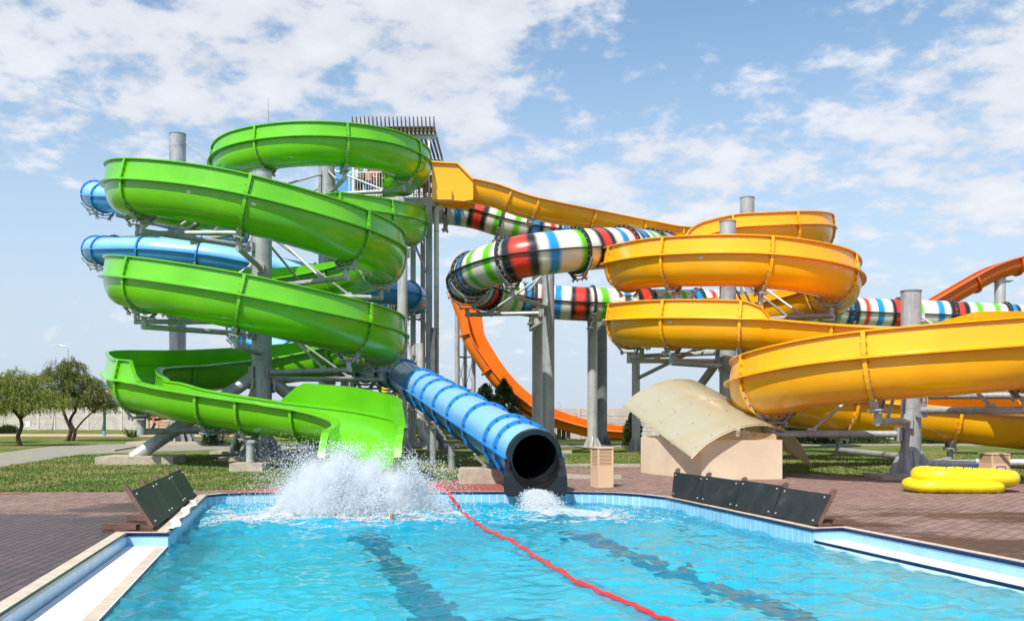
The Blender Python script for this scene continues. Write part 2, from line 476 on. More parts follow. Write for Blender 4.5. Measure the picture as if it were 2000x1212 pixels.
def ang_stations(P_, c, r, degs, zs=None):
    out = []
    for a, z in degs:
        out.append(P_.arc_near(c[0] + r * math.cos(R(a)), c[1] + r * math.sin(R(a)), z))
    return out
gA = ang_stations(GP, ga, 3.85, [(35, 12.46), (-18, 12.35), (-66, 12.25), (-114, 12.15), (-160, 12.0), (-205, 11.6), (-250, 11.0), (-295, 10.4)])
gA2 = [GP.arc_near(-4.47, 41.2, 9.75), GP.arc_near(-5.4, 38.7, 9.5), GP.arc_near(-7.0, 37.2, 9.42), GP.arc_near(-8.6, 36.45, 9.36)]
degsB = [(142, 9.15), (180, 9.0), (231, 8.5), (279, 7.8), (327, 7.2), (372, 6.95), (420, 6.8), (470, 6.45), (515, 6.15), (542, 6.06), (591, 5.6), (639, 4.95), (687, 4.4), (732, 4.15), (780, 3.95), (828, 3.5), (868, 3.25), (900, 3.06)]
gB = ang_stations(GP, gb, 4.05, degsB)
gC = [GP.arc_near(-11.1, 29.05, 2.6), GP.arc_near(-8.5, 27.5, 2.1), GP.arc_near(-7.3, 27.05, 1.95), GP.arc_near(-5.5, 26.3, 1.7), GP.len - .05]
supB = [x for x, (a, z) in zip(gB, degsB)]
flume(green, GP, M['green'], gA + gA2 + gB + gC[:4], gA[1:] + gA2[:3] + supB + gC[:3])
# entry tub by the platform
p0, t0, r0, u0, q0 = GP.at(0)
mb = MB()
for sg in (-1, 1):
    mb.beam(p0 + r0 * sg * .8 - u0 * .1 - t0 * 1.2, p0 + r0 * sg * .8 - u0 * .1, .06, 1.9, u0)
mb.beam(p0 - u0 * .95 - t0 * 1.2, p0 - u0 * .95 + t0 * .1, 1.6, .06, u0)
mb.build('entry_tub', M['green'], green)
# splash-down outlet: widening mouth with thick turned edges
pe, te, re_, ue, qe = GP.at(GP.len)
out_ctrl = [(pe.x, pe.y + .02, pe.z, 0, 0, .70, .96), (-3.16, 20.7, 1.22, 0, 0, .70, .98), (-3.08, 19.95, 1.20, 0, 0, .70, 1.02), (-3.03, 19.5, 1.12, 0, 0, .70, .94), (-3.03, 19.28, .95, 0, 0, .70, .80), (-3.03, 19.12, .70, 0, 0, .70, .58)]
OP = Path(out_ctrl, .12)
mb = MB()
def uprof(i):
    w, d = OP.Q[i][5], OP.Q[i][6]
    inn = [(-w + .02, .03), (-w + .05, -.45 * d), (-w + .16, -.75 * d), (-w + .40, -.95 * d), (0, -d), (w - .40, -.95 * d), (w - .16, -.75 * d), (w - .05, -.45 * d), (w - .02, .03)]
    ou = [(-w - .13, .03), (-w - .12, -.45 * d), (-w - .10, -.85 * d), (-w + .2, -d - .05), (0, -d - .06), (w - .2, -d - .05), (w + .10, -.85 * d), (w + .12, -.45 * d), (w + .13, .03)]
    return ou + inn[::-1]
sweep(mb, OP, uprof)
mb.build('outlet', M['green'], green, 35)
# thick end edge of the guard
a = GP.at(GP.len - .02); w = .70
base = a[0] - a[2] * (w + .05); top = a[0] - a[2] * (w + .02 - .13 * .5) + a[3] * .5
mb = MB(); mb.beam(base - a[3] * .02, top, .26, .10, a[1]); mb.build('guard_end', M['green'], green)
# small white stickers on the outer wall
for aa, z, dz in ((262, 8.05, -.22), (284, 7.75, -.22), (244, 8.35, .3)):
    d = GP.arc_near(gb[0] + 4.05 * math.cos(R(aa)), gb[1] + 4.05 * math.sin(R(aa)), z)
    p, t, r, u, q = GP.at(d)
    if dz < 0:
        k = math.asin(-dz / (D0)); s_ = (W0 + .042) * math.cos(k); c = p + r * (s_ + .005) + u * dz
        mb = MB(); mb.beam(c - t * .06, c + t * .06, .012, .07, (u * .95 + r * .25).normalized()); mb.build('sticker', M['white_paint'], green)

colA = column('support_column', 'thick grey steel column under the topmost green coil', ga[0] + .25, ga[1] - .3, 12.6, .36, .1, (1.3, 1.2, .1), group='slide support columns')
colB = column('support_column', 'thick grey steel column in the middle of the big green spiral, braced by slanting struts', gb[0] + .08, gb[1], 9.6, .33, .12, (1.25, .75, .14), group='slide support columns', gus=9, gh=.75, gw=.42)
def sup(path, e, arcs, rod=True, **kw):
    for i, d in enumerate(arcs):
        p, t, r, u, q = path.at(d)
        b = p - u * (q[6] + .25)
        arm_to(e, b, rod=rod, **kw)
sup(GP, colA, [gA[1], gA[2], gA[3], gA[5]] , rod=True, rodz=1.0)
sup(GP, colA, [gA2[0], gA2[1]], rod=True)
sup(GP, colB, gB[0:14], rod=True)
sup(GP, colB, gB[14:18], rod=False, drop=.36)
# struts of the central column
for tx, ty, tz, zt, r_ in ((-11.95, 30.3, .25, 2.75, .21), (-11.0, 38.0, .1, 2.7, .2), (-5.2, 33.6, .1, 2.7, .21)):
    c = Vector((colB.location.x, colB.location.y, zt)); f = Vector((tx, ty, tz)); h = (f - c); h.z = 0; h.normalize()
    mb = MB(); mb.tube([c + h * .3, f + Vector((0, 0, -.1))], r_, 20)
    mb.box(c + h * .36, (.08, .5, .75), Matrix.Rotation(math.atan2(h.y, h.x), 3, 'Z')); mb.build('strut', M['galv'], colB, 40)
def footing(label, poly, h, z0=-.2):
    x = sum(p[0] for p in poly) / len(poly); y = sum(p[1] for p in poly) / len(poly)
    mb = MB(); mb.prism(poly, z0, h); o = mb.build('concrete_footing', M['concrete'], None, loc=(x, y, 0))
    bv = o.modifiers.new('bevel', 'BEVEL'); bv.width = .025; bv.segments = 2
    return tag(o, label, 'footing', 'concrete footings in the grass')
footing('large concrete block under the long slanting strut left of the green slide', [(-12.75, 29.4), (-10.4, 29.55), (-10.6, 31.3), (-12.85, 31.1)], .24)
footing('flat concrete slab under the far slanting strut behind the green slide', [(-11.7, 37.2), (-8.9, 37.2), (-8.9, 38.6), (-11.7, 38.6)], .10)
footing('small square concrete block under the thin front post of the green slide', [(-7.65, 26.0), (-6.75, 26.05), (-6.75, 26.9), (-7.65, 26.85)], .22)
# thin front post
p, t, r, u, q = GP.at(gC[2])
fp = column('support_post', 'thin grey post on a small concrete block under the green slide mouth', -7.2, 26.45, p.z - q[6] - .30, .105, .22, None, cat='post', gus=0, seam=False)
bq = GP.at(gC[2])[0]
mb = MB(); mb.beam((-7.2, 26.45, p.z - q[6] - .34), (bq.x, bq.y, bq.z - q[6] - .22), .2, .1); mb.build('saddle', M['galv'], fp)
p, t, r, u, q = GP.at(gC[0])
fp2 = column('support_post', 'short grey pipe post with a side arm under the lowest green bend', p.x, p.y, p.z - q[6] - .28, .13, .9, None, cat='post', gus=0, seam=False)
mb = MB(); mb.tube([(p.x, p.y, 1.02), (gb[0], gb[1] - .1, 1.05)], .10, 14); mb.build('side_arm', M['galv'], fp2)

# ================================================================== YELLOW SLIDE
ya = (9.72, 41.1); yb = (7.72, 34.0); yc = (10.15, 24.3)
yg, yh = .50, .56
def row(x, y, z, gl=0, gr=0, w=W0, d=D0): return (x, y, z, gl, gr, w, d)
ctrl = [row(-1.75, 42.0, 11.66, 0, 0, .66, .88), row(-.6, 42.0, 11.38, 0, 0, .64, .84), row(.5, 42.1, 10.98, 0, 0, .62, .80), row(1.6, 42.4, 10.76, 0, 0, .62, .76),
        row(3.5, 43.2, 10.55, 0, 0, .62, .70), row(5.9, 44.3, 10.32, 0, 0, .64, .66), row(7.9, 44.8, 10.12, 0, 0, .68, .74)]
def rp(c, r, rows): return [row(c[0] + r * math.cos(R(a)), c[1] + r * math.sin(R(a)), z, gl, gr) for a, z, gl, gr in rows]
ctrl += rp(ya, 3.1, [(70, 9.95, 0, 0), (35, 9.65, yg, 0), (0, 9.38, yg, 0), (-45, 9.1, yg, 0), (-90, 8.85, yg, 0)])
ctrl += [row(8.4, 37.95, 8.72, yg, 0), row(7.3, 37.75, 8.45, yg, 0), row(6.3, 37.45, 8.05, .3, 0)]
ctrl += rp(yb, 3.62, [(140, 7.45, 0, .2), (160, 7.1, 0, yh), (180, 6.88, 0, yh), (225, 6.66, 0, yh), (270, 6.5, 0, yh), (315, 6.28, 0, yh), (360, 6.03, 0, yh), (405, 5.82, 0, yh),
    (450, 5.58, 0, yh), (495, 5.22, 0, yh), (540, 4.88, 0, yh), (585, 4.66, 0, yh), (625, 4.5, 0, yh)])
ctrl += [row(7.95, 30.3, 4.46, 0, 0), row(8.9, 30.15, 4.38), row(10.2, 29.6, 4.24), row(11.5, 28.6, 4.08), row(12.7, 27.2, 3.93, yh, 0), row(13.6, 25.5, 3.75, yh, 0)]
ctrl += rp(yc, 3.8, [(0, 3.62, yh, 0), (-45, 3.28, yh, 0), (-90, 2.98, yh, 0), (-135, 2.74, yh, 0), (-180, 2.42, yh, 0), (-225, 2.2, yh, 0), (-265, 1.95, yh, 0)])
ctrl += [row(12.4, 28.1, 1.75, yh + .1, 0), row(14.6, 27.6, 1.5, yh + .15, 0), row(17.5, 27.0, 1.25, yh + .15, 0), row(20, 26.6, 1.1, yh + .1, 0)]
YP = Path(ctrl)
yellow = empty('yellow_water_slide', (yb[0], yb[1], 0), 'long glossy yellow open slide winding down the right side in three coils', 'water slide')
yst0 = [YP.arc_near(x, y, z) for x, y, z in ((-.1, 42, 11.35), (1.0, 42.2, 11.0), (3.4, 43.2, 10.7), (5.9, 44.3, 10.4), (7.9, 44.8, 10.2))]
dA = [(60, 9.9), (22, 9.5), (-22, 9.2), (-68, 8.95), (-112, 8.8)]
ysA = [YP.arc_near(ya[0] + 3.1 * math.cos(R(a)), ya[1] + 3.1 * math.sin(R(a)), z) for a, z in dA]
dB = [(182, 6.88), (228, 6.66), (275, 6.45), (321, 6.2), (367, 6.0), (413, 5.8), (459, 5.5), (505, 5.1), (545, 4.86), (588, 4.65), (622, 4.5)]
ysB = [YP.arc_near(yb[0] + 3.62 * math.cos(R(a)), yb[1] + 3.62 * math.sin(R(a)), z) for a, z in dB]
ysB += [YP.arc_near(10.0, 29.7, 4.26), YP.arc_near(12.3, 27.7, 3.98)]
dC = [(15, 3.7), (-30, 3.4), (-78, 3.05), (-126, 2.8), (-172, 2.45), (-217, 2.2), (-262, 1.95)]
ysC = [YP.arc_near(yc[0] + 3.8 * math.cos(R(a)), yc[1] + 3.8 * math.sin(R(a)), z) for a, z in dC] + [YP.arc_near(12.9, 28.0, 1.7), YP.arc_near(15.2, 27.5, 1.45), YP.arc_near(17.8, 27, 1.2)]
flume(yellow, YP, M['yellow'], yst0 + ysA + ysB + ysC, [yst0[1], yst0[3]] + ysA[:4] + ysB[:12] + ysC[:9])
# start box
mb = MB()
D_ = 41.6
def yb_pt(px, py, D): p = P(px, py, D); return p
side = [(845, 322), (895, 325), (925, 356), (925, 394), (906, 397), (845, 392)]
for D1 in (41.15, 42.75):
    sv = [P(a, b, 41.6) for a, b in side]; sv = [Vector((v.x, D1, v.z)) for v in sv]; n = len(sv)
    vs = sv + [v + Vector((0, .06, 0)) for v in sv]
    mb.add(vs, [tuple(range(n))[::-1], tuple(range(n, 2 * n))] + [(i, (i + 1) % n, n + (i + 1) % n, n + i) for i in range(n)])
zt = [P(a, b, 41.6) for a, b in side]
def bar(p, q, w, h): mb.beam(Vector((p.x, 41.1, p.z)), Vector((q.x, 41.1, q.z)), w, h)
bar(zt[0], zt[1], .14, .06); bar(zt[1], zt[2], .14, .06)
for D1 in (41.1,):
    a = P(846, 375, 41.6); b = P(884, 375, 41.6); mb.box(((a.x + b.x) / 2, 41.06, a.z - .25), (b.x - a.x, .16, .42))
a, b = zt[5], zt[3]; mb.box(((a.x + b.x) / 2, 41.95, a.z + .1), (b.x - a.x, 1.55, .06))
mb.build('start_box', M['yellow'], yellow)
for aa, z in ((246, 6.55), (305, 6.35), (231, 4.62)):
    zz = z; d = YP.arc_near(yb[0] + 3.62 * math.cos(R(aa)), yb[1] + 3.62 * math.sin(R(aa)), zz)
    p, t, r, u, q = YP.at(d); dz = -.16; k = math.asin(.16 / D0); c = p + r * ((W0 + .04) * math.cos(k)) + u * dz
    mb = MB(); mb.beam(c - t * .06, c + t * .06, .012, .07, u); mb.build('sticker', M['white_paint'], yellow)

colYa = column('support_column', 'grey steel column rising above the highest yellow coil', ya[0] + .25, ya[1] - .3, P(0, 386, 40.8).z, .30, .0, None, group='slide support columns')
colYb = column('support_column', 'grey steel column through the middle of the double yellow coil', yb[0] - .1, yb[1], P(0, 432, 34).z, .29, .0, (1.1, .9, .1), group='slide support columns')
colYc = column('support_column', 'grey steel column beside the yellow raft, inside the nearest yellow bend', yc[0] - .45, yc[1] - .9, P(0, 567, 23.4).z, .235, .10, (.95, .6, .1), group='slide support columns', gus=6, gw=.28, gh=.62)
sup(YP, colYa, ysA[1:4], rod=True)
sup(YP, colYb, ysB[0:9], rod=True)
sup(YP, colYb, ysB[9:11], rod=False)
sup(YP, colYc, [ysC[1], ysC[2], ysC[3], ysC[4]], rod=True, drop=.24)
sup(YP, colYc, [ysC[6], ysC[7]], rod=False, drop=.30)
for tx, ty, zt_ in ((5.2, 36.4, 3.6), (9.6, 36.2, 2.5)):
    c = Vector((colYb.location.x, colYb.location.y, zt_)); f = Vector((tx, ty, .0)); h = f - c; h.z = 0; h.normalize()
    mb = MB(); mb.tube([c + h * .25, f], .15, 18); mb.build('strut', M['galv'], colYb, 40)

# ================================================================== BLUE TUBE SLIDE
BR = .57
def Pc(lst): return [tuple(P(a, b, d)) for a, b, d in lst]
bl = Pc([(510, 350, 47.5), (450, 358, 48), (300, 368, 47), (215, 376, 45), (187, 381, 42.8), (215, 388, 40.9), (310, 396, 40.3), (420, 406, 41.6), (490, 420, 44), (496, 440, 46.3),
    (450, 462, 48), (380, 474, 48.2), (290, 482, 47), (215, 486, 45), (188, 488, 42.8), (215, 490, 40.8), (300, 491, 40), (400, 501, 40), (480, 515, 40.2), (560, 532, 40.5), (660, 552, 40.7), (740, 566, 41.2), (795, 575, 42.5), (808, 588, 45), (740, 612, 47), (650, 632, 48), (560, 642, 47.5),
    (495, 643, 45.5), (468, 648, 43.6), (500, 668, 42), (560, 690, 41), (640, 706, 39.6), (700, 714, 38.3), (742, 720, 37.3)])
s0 = P(785, 733, 35.6); s1 = P(1044, 893, 19.55)
for k in range(7): bl.append(tuple(s0.lerp(s1, k / 6)))
BP = Path(bl, .25)
circ = lambda r, n=28: [(r * math.cos(2 * math.pi * k / n), r * math.sin(2 * math.pi * k / n)) for k in range(n)]
def tubeshell(mb, path, r, th=.03, n=28, i0=0, i1=None):
    sweep(mb, path, lambda i: circ(r, n), i0, i1, caps=False)
    sweep(mb, path, lambda i: circ(r - th, n)[::-1], i0, i1, caps=False)
blue = empty('blue_tube_slide', (s1.x, s1.y, 0), 'closed blue tube slide ending in a black mouth at the pool edge', 'water slide')
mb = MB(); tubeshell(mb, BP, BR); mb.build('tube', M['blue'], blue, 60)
mb = MB()
for sg in (-1, 1): sweep(mb, BP, lambda i: [(sg * (BR - .01), -.02), (sg * (BR + .085), -.02), (sg * (BR + .085), .02), (sg * (BR - .01), .02)])
mb.build('seam_flange', M['blue_rib'], blue, 30)
arc_s = BP.arc_near(s0.x, s0.y, s0.z)
bst = list(np.arange(.6, arc_s - 1.4, 2.35)) + [arc_s - 1.3]
last = BP.len - arc_s
bst += [arc_s + .2 + last * f for f in (.0, .23, .33, .42, .53, .64, .755, .88, .935)]
for d in bst:
    mb = MB(); rib(mb, BP, d, circ(BR, 30), .085, .028, 0, True, 1, .24 if d > arc_s else .3, closed=True); mb.build('flange', [M['blue_rib'], M['bolt']], blue, 30)
# black mouth
mb = MB(); rr = BR + .015
EX = Path([tuple(BP.p[-1] - BP.t[-1] * .12), tuple(BP.p[-1] + BP.t[-1] * .02)], .05)
def ring_prof(i): return circ(rr)
sweep(mb, EX, lambda i: circ(rr, 40), caps=False); sweep(mb, EX, lambda i: circ(.475, 40)[::-1], caps=False)
k0 = len(mb.v); nn = 40; p, t, r, u, q = EX.at(EX.len)
vs = [p + r * a + u * b for a, b in circ(rr, nn)] + [p + r * a + u * b for a, b in circ(.475, nn)]
mb.add(vs, [(k, (k + 1) % nn, nn + (k + 1) % nn, nn + k) for k in range(nn)])
mb.build('mouth_ring', M['black'], blue, 40)
mb = MB(); IN = Path([tuple(BP.p[-1] - BP.t[-1] * 5), tuple(BP.p[-1] - BP.t[-1] * 2), tuple(BP.p[-1] - BP.t[-1] * .02)], .3)
sweep(mb, IN, lambda i: circ(.50, 32)[::-1], caps=False)
mb.build('liner', M['black'], blue, 60)
# moulded trough below the mouth
cx, cy, cz = s1
nS = 9; vs = []; prof_n = None; rows_ = []
for j in range(nS):
    f = j / (nS - 1); y = cy + .10 - f * .95
    top = cz + .02 - (.34 * (f ** 1.1)) ; bot = .0 - .03 * f
    inn = []; out_ = []
    m_ = 16
    for k in range(m_ + 1):
        a = math.pi + math.pi * k / m_
        ri = .475 - .03 * f; zz = (bot + .10) + (ri) * (1 + math.sin(a)) * (1.0)
        x_ = ri * math.cos(a)
        zz = min(zz, top)
        inn.append((x_, zz))
    inn[0] = (-(.475 + .05 * f), top); inn[-1] = (.475 + .05 * f, top)
    w_ = .60 + .012 * f
    out_ = [(-w_, top), (-w_ - .01, (top + bot) / 2), (-w_ + .005, bot + .06), (-w_ + .06, bot), (0, bot), (w_ - .06, bot), (w_ - .005, bot + .06), (w_ + .01, (top + bot) / 2), (w_, top)]
    row_ = [(cx + a, y, b) for a, b in out_ + inn[::-1]]; prof_n = len(row_); rows_ += row_
mb = MB(); fs = []
for j in range(nS - 1):
    for k in range(prof_n):
        k2 = (k + 1) % prof_n; fs.append((j * prof_n + k, j * prof_n + k2, (j + 1) * prof_n + k2, (j + 1) * prof_n + k))
mb.add(rows_, fs, 0, smooth=True)
tri = geometry.tessellate_polygon([[Vector((v[0], v[2], 0)) for v in rows_[-prof_n:]]])
mb.add(rows_[-prof_n:], [tuple(t_) for t_ in tri])
mb.build('mouth_trough', M['rubber_black'], blue, 35)
for k, (d, lab) in enumerate(((BP.len - 2.6, 1), (BP.len - 7.6, 2), (BP.len - 10.3, 3))):
    p, t, r, u, q = BP.at(d); cradle(blue, BP, d, BR + .05)
    zz = p.z - (BR + .42)
    c_ = column('support_post', ['short square grey post under the lower end of the blue tube', 'tall slim grey post under the middle of the blue tube', 'tall slim grey post behind the upper blue tube run'][k], p.x - .1, p.y, zz, [.09, .085, .095][k], .0, [(.5, .4, .03), (.32, .3, .02), None][k] if k else (.85, .5, .33), cat='post', group='posts under the blue tube', gus=0, seam=False)
for d in bst[1:-9]:
    if d > 3: cradle(blue, BP, d, BR + .05)
colBl = column('support_column', 'tall grey column standing alone behind the left of the green spiral', X(347, 49), 49, P(0, 262, 49).z, .41, .08, (2.0, 1.6, .14), group='slide support columns', gus=12, gh=1.1, gw=.5)
for d in bst[1:-10]:
    p, t, r, u, q = BP.at(d); bb = p - u * (BR + .3)
    if (Vector((p.x, p.y)) - Vector((colBl.location.x, colBl.location.y))).length < 5.5 and p.z > 5: arm_to(colBl, bb, .085, .22, rod=(p.z > 9))
mb = MB(); c = colBl.location; mb.tube([(c.x + .4, c.y, P(0, 278, 49).z), (c.x + 3.3, c.y - 4, P(0, 330, 45).z)], .05, 8); mb.build('tie_rod', M['galv'], colBl)

# ================================================================== STRIPED TUBE SLIDE
def stripe_mat(off):
    m, nt, b = mat('striped_fibreglass')
    uv = N(nt, 'ShaderNodeUVMap'); uv.uv_map = 'UVMap'
    sx = N(nt, 'ShaderNodeSeparateXYZ'); L(nt, uv.outputs['UV'], sx.inputs[0])
    v = coords(nt); n = noise_n(nt, v, 2.2, 5, .6)
    md = N(nt, 'ShaderNodeMath', operation='MULTIPLY_ADD'); L(nt, n.outputs['Fac'], md.inputs[0]); md.inputs[1].default_value = .10; of_ = N(nt, 'ShaderNodeMath', operation='ADD'); L(nt, sx.outputs['X'], of_.inputs[0]); of_.inputs[1].default_value = off; L(nt, of_.outputs[0], md.inputs[2])
    dv = N(nt, 'ShaderNodeMath', operation='DIVIDE'); L(nt, md.outputs[0], dv.inputs[0]); dv.inputs[1].default_value = 8.0
    fr = N(nt, 'ShaderNodeMath', operation='FRACT'); L(nt, dv.outputs[0], fr.inputs[0])
    W = (.78, .75, .66); K = (.018, .018, .022); Rd = (.75, .05, .02); Gn = (.13, .55, .015); Bu = (.015, .28, .68)
    lens = [(.33, Bu), (.42, W), (.22, K), (.36, Rd), (.22, K), (.42, W), (.34, Gn), (.70, W), (.34, Bu), (.28, W), (.28, K), (.42, Rd), (.28, K), (.32, W), (.32, Gn), (.55, W), (.30, Gn), (.32, W), (.18, K), (.28, Bu), (.20, K), (.30, W), (.26, Rd), (.40, W)]
    T_ = sum(a for a, _ in lens); acc = 0; segs = []
    for a, c in lens: segs.append((acc / T_, c)); acc += a
    dv.inputs[1].default_value = T_; stops = []; e = .008
    for i, (p_, c_) in enumerate(segs):
        if i: stops.append((p_ + e, c_))
        else: stops.append((0, c_))
    stops2 = [(0, W)]
    for i in range(1, len(segs)):
        stops2.append((segs[i][0], segs[i - 1][1])) if False else None
    # two chained ramps keep within the 32 stop limit
    def two(sub, last):
        out = []
        for i, (p_, c_) in enumerate(sub):
            if i: out.append((p_ - .008, sub[i - 1][1])); out.append((p_ + .008, c_))
            else: out.append((max(0, p_), c_))
        out.append((last, sub[-1][1])); return out
    h = 12
    ra = ramp(nt, two(segs[:h], segs[h][0])); rb = ramp(nt, two([(segs[h - 1][0] + .02, segs[h - 1][1])] + segs[h:], 1.0))
    L(nt, fr.outputs[0], ra.inputs['Fac']); L(nt, fr.outputs[0], rb.inputs['Fac'])
    gt = N(nt, 'ShaderNodeMath', operation='GREATER_THAN'); L(nt, fr.outputs[0], gt.inputs[0]); gt.inputs[1].default_value = segs[h - 1][0] + .022
    mx = N(nt, 'ShaderNodeMix', data_type='RGBA'); L(nt, gt.outputs[0], mx.inputs['Factor']); L(nt, ra.outputs['Color'], mx.inputs['A']); L(nt, rb.outputs['Color'], mx.inputs['B'])
    L(nt, mx.outputs['Result'], b.inputs['Base Color'])
    b.inputs['Roughness'].default_value = .25; b.inputs['Coat Weight'].default_value = .3
    return m
SR = .76
sl = Pc([(830, 402, 46), (880, 408, 46), (930, 416, 46), (985, 433, 46), (1040, 446, 46.2), (1100, 455, 46.8), (1170, 466, 47.5), (1240, 478, 47), (1290, 488, 44.5), (1295, 489, 41.5), (1265, 487, 38.6), (1220, 484, 36.8), (1160, 486, 35.4), (1090, 492, 34.5), (1010, 503, 34.4), (945, 523, 35.6), (915, 541, 37.6), (917, 556, 40), (955, 570, 42), (1010, 582, 43),
    (1080, 590, 43.2), (1150, 594, 43.2), (1220, 596, 43.6), (1300, 597, 44.2), (1400, 598, 45), (1500, 602, 45.8), (1600, 607, 46.3), (1700, 613, 46.8), (1850, 618, 47), (2000, 626, 47), (2200, 640, 47), (2380, 665, 45), (2420, 690, 41), (2330, 715, 38), (2180, 742, 36.5), (2040, 763, 36), (1940, 772, 36.2), (1860, 782, 37)])
SP = Path(sl, .2)
q0 = P(1236, 485, 37.2); M['striped'] = stripe_mat(79.0 - SP.arc_near(q0.x, q0.y, q0.z))
striped = empty('striped_tube_slide', (X(1090, 38), 38, 0), 'closed tube slide with white, black, red, green and blue stripes behind the yellow one', 'water slide')
mb = MB(); tubeshell(mb, SP, SR); mb.build('tube', M['striped'], striped, 60)
mb = MB()
for sg in (-1, 1): sweep(mb, SP, lambda i: [(sg * (SR - .01), -.02), (sg * (SR + .09), -.02), (sg * (SR + .09), .02), (sg * (SR - .01), .02)])
mb.build('seam_flange', M['rib_black'], striped, 30)
q0 = P(1127, 489, 34.9); a0_ = SP.arc_near(q0.x, q0.y, q0.z); sst = [a0_ + 2.62 * k for k in range(-40, 60) if .5 < a0_ + 2.62 * k < SP.len - .5]
for d in sst:
    mb = MB(); rib(mb, SP, d, circ(SR, 32), .11, .05, 0, True, 1, .2, closed=True); mb.build('flange', [M['rib_black'], M['galv_light']], striped, 30)
colS = column('support_column', 'grey spiral-welded column holding the striped tube bend', X(1071, 38.6), 38.6, P(0, 500, 38.6).z, .245, 0, (.9, .8, .1), group='slide support columns')
colS2 = column('support_column', 'pale grey column directly behind the striped tube column', X(1050, 45), 45, P(0, 470, 45).z, .26, 0, None, group='slide support columns', m='galv_light')
colS3 = column('support_column', 'pale column left of a darker twin, behind the vent box', X(1157, 44.5), 44.5, P(0, 560, 44.5).z - .2, .23, 0, None, group='slide support columns', m='galv_light', gh=.5, gw=.18)
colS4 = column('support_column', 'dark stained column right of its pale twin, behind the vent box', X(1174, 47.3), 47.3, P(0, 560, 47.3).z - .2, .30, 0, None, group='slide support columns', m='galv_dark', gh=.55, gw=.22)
colS5 = column('support_column', 'grey column just left of the beige canopy block', X(1242, 40), 40, P(0, 688, 40).z, .17, 0, None, group='slide support columns', m='galv_light', gh=.6, gw=.18)
for i, d in enumerate(sst):
    p, t, r, u, q = SP.at(d)
    cradle(striped, SP, d, SR + .06)
    px_ = p.x / p.y * F + 1000
    if 880 < px_ < 1150 and p.y < 45 and i % 2 == 0 and (p.y < 39.5 or px_ < 1200) and (Vector((p.x, p.y)) - Vector((colS.location.x, colS.location.y))).length > 1.2:
        arm_to(colS, p - u * (SR + .33), .085, .22, rod=p.y < 40, rodz=1.5)
for c, zz in ((colS3, 5.6), (colS4, 5.6), (colS5, P(0, 740, 40).z)):
    mb = MB()
    mb.tube([(c.location.x, c.location.y, zz), (c.location.x + 2.1, c.location.y - 2.2, zz + 1.1)], .08, 12); 
    if c is colS5: mb.build('strut', M['galv'], c)

# ================================================================== ORANGE SLIDES
def vpath(lst, D): return [(X(a, D), D, P(a, b, D).z) for a, b in lst]
oc = [(*c, .95 - .062 * k_, 0, .62, .52) for k_, c in enumerate(vpath([(884, 556), (893, 590), (905, 622), (922, 660), (945, 698), (975, 738), (1010, 772), (1055, 803), (1105, 822), (1160, 836), (1205, 841), (1246, 842)], 56))]
oc = [(x + (.25 if k < 3 else 0), y - .0, z, gl, gr, w, d) for k, (x, y, z, gl, gr, w, d) in enumerate(oc)]
OPh = Path(oc, .3)
orange = empty('orange_half_pipe_slide', (X(1010, 56), 56, 0), 'steep bright orange half-pipe curving down behind the grey columns', 'water slide')
flume(orange, OPh, M['orange'], [], [], .04)
for d in np.arange(.6, OPh.len, 2.35):
    mb = MB(); q = OPh.at(d)[4]; rib(mb, OPh, d, outline(q[5], q[6], 0, 0, .04), .14, .05, 0, False); mb.build('flange', M['orange'], orange)
oc2 = [(*c, 0, 0, .72, .78) for c in vpath([(1700, 668), (1760, 622), (1812, 590), (1870, 556), (1930, 523), (1980, 506), (2030, 496), (2100, 492), (2180, 498)], 52)]
O2 = Path(oc2, .3)
orange2 = empty('orange_flume_slide', (X(1900, 52), 52, 0), 'darker orange flume climbing to the upper right above the striped tube', 'water slide')
flume(orange2, O2, M['orange_dark'], [], [], .04)
for d in np.arange(1.2, O2.len, 2.6):
    mb = MB(); q = O2.at(d)[4]; rib(mb, O2, d, outline(q[5], q[6], 0, 0, .04), .12, .05, 0, False); mb.build('flange', M['orange_dark'], orange2)
pp = O2.at(O2.arc_near(X(1954, 52), 52))[0]
c_ = column('support_column', 'slim grey column holding the darker orange flume at the upper right', X(1953, 52.0), 52, P(0, 541, 52).z, .285, 0, None, group='slide support columns', m='galv_light')
mb = MB(); mb.tube([(pp.x, pp.y, c_.location.z + P(0, 541, 52).z), (pp.x, pp.y, pp.z - .85)], .09, 10); mb.box((pp.x, pp.y, pp.z - 1.02), (.9, .5, .05)); mb.build('bracket', M['galv'], c_)
# lattice tower of the half pipe
lt = empty('lattice_support', (X(905, 58), 58, 0), 'thin three-legged lattice tower behind the top of the orange half-pipe', 'support tower')
mb = MB()
legs_ = [(893, 57.4, 560), (908, 58.5, 585), (925, 57.4, 655)]
for px_, D_, py_ in legs_:
    mb = MB(); mb.tube([(X(px_, D_), D_, 0), (X(px_, D_), D_, P(0, py_, D_).z)], .13 if px_ != 893 else .15, 12); mb.build('leg', M['galv'], lt)
mb = MB()
for ya_, yb_ in ((695, 760), (760, 825)):
    for i, j in ((0, 1), (1, 2)):
        a, b = legs_[i], legs_[j]
        A1 = Vector((X(a[0], a[1]), a[1], P(0, ya_, 57).z)); B1 = Vector((X(b[0], b[1]), b[1], P(0, yb_, 57).z))
        A2 = Vector((A1.x, A1.y, B1.z)); B2 = Vector((B1.x, B1.y, A1.z))
        mb.tube([A1, B1], .02, 6); mb.tube([A2, B2], .02, 6); mb.tube([A1, B2], .055, 8)
mb.build('bracing', M['galv_dark'], lt)
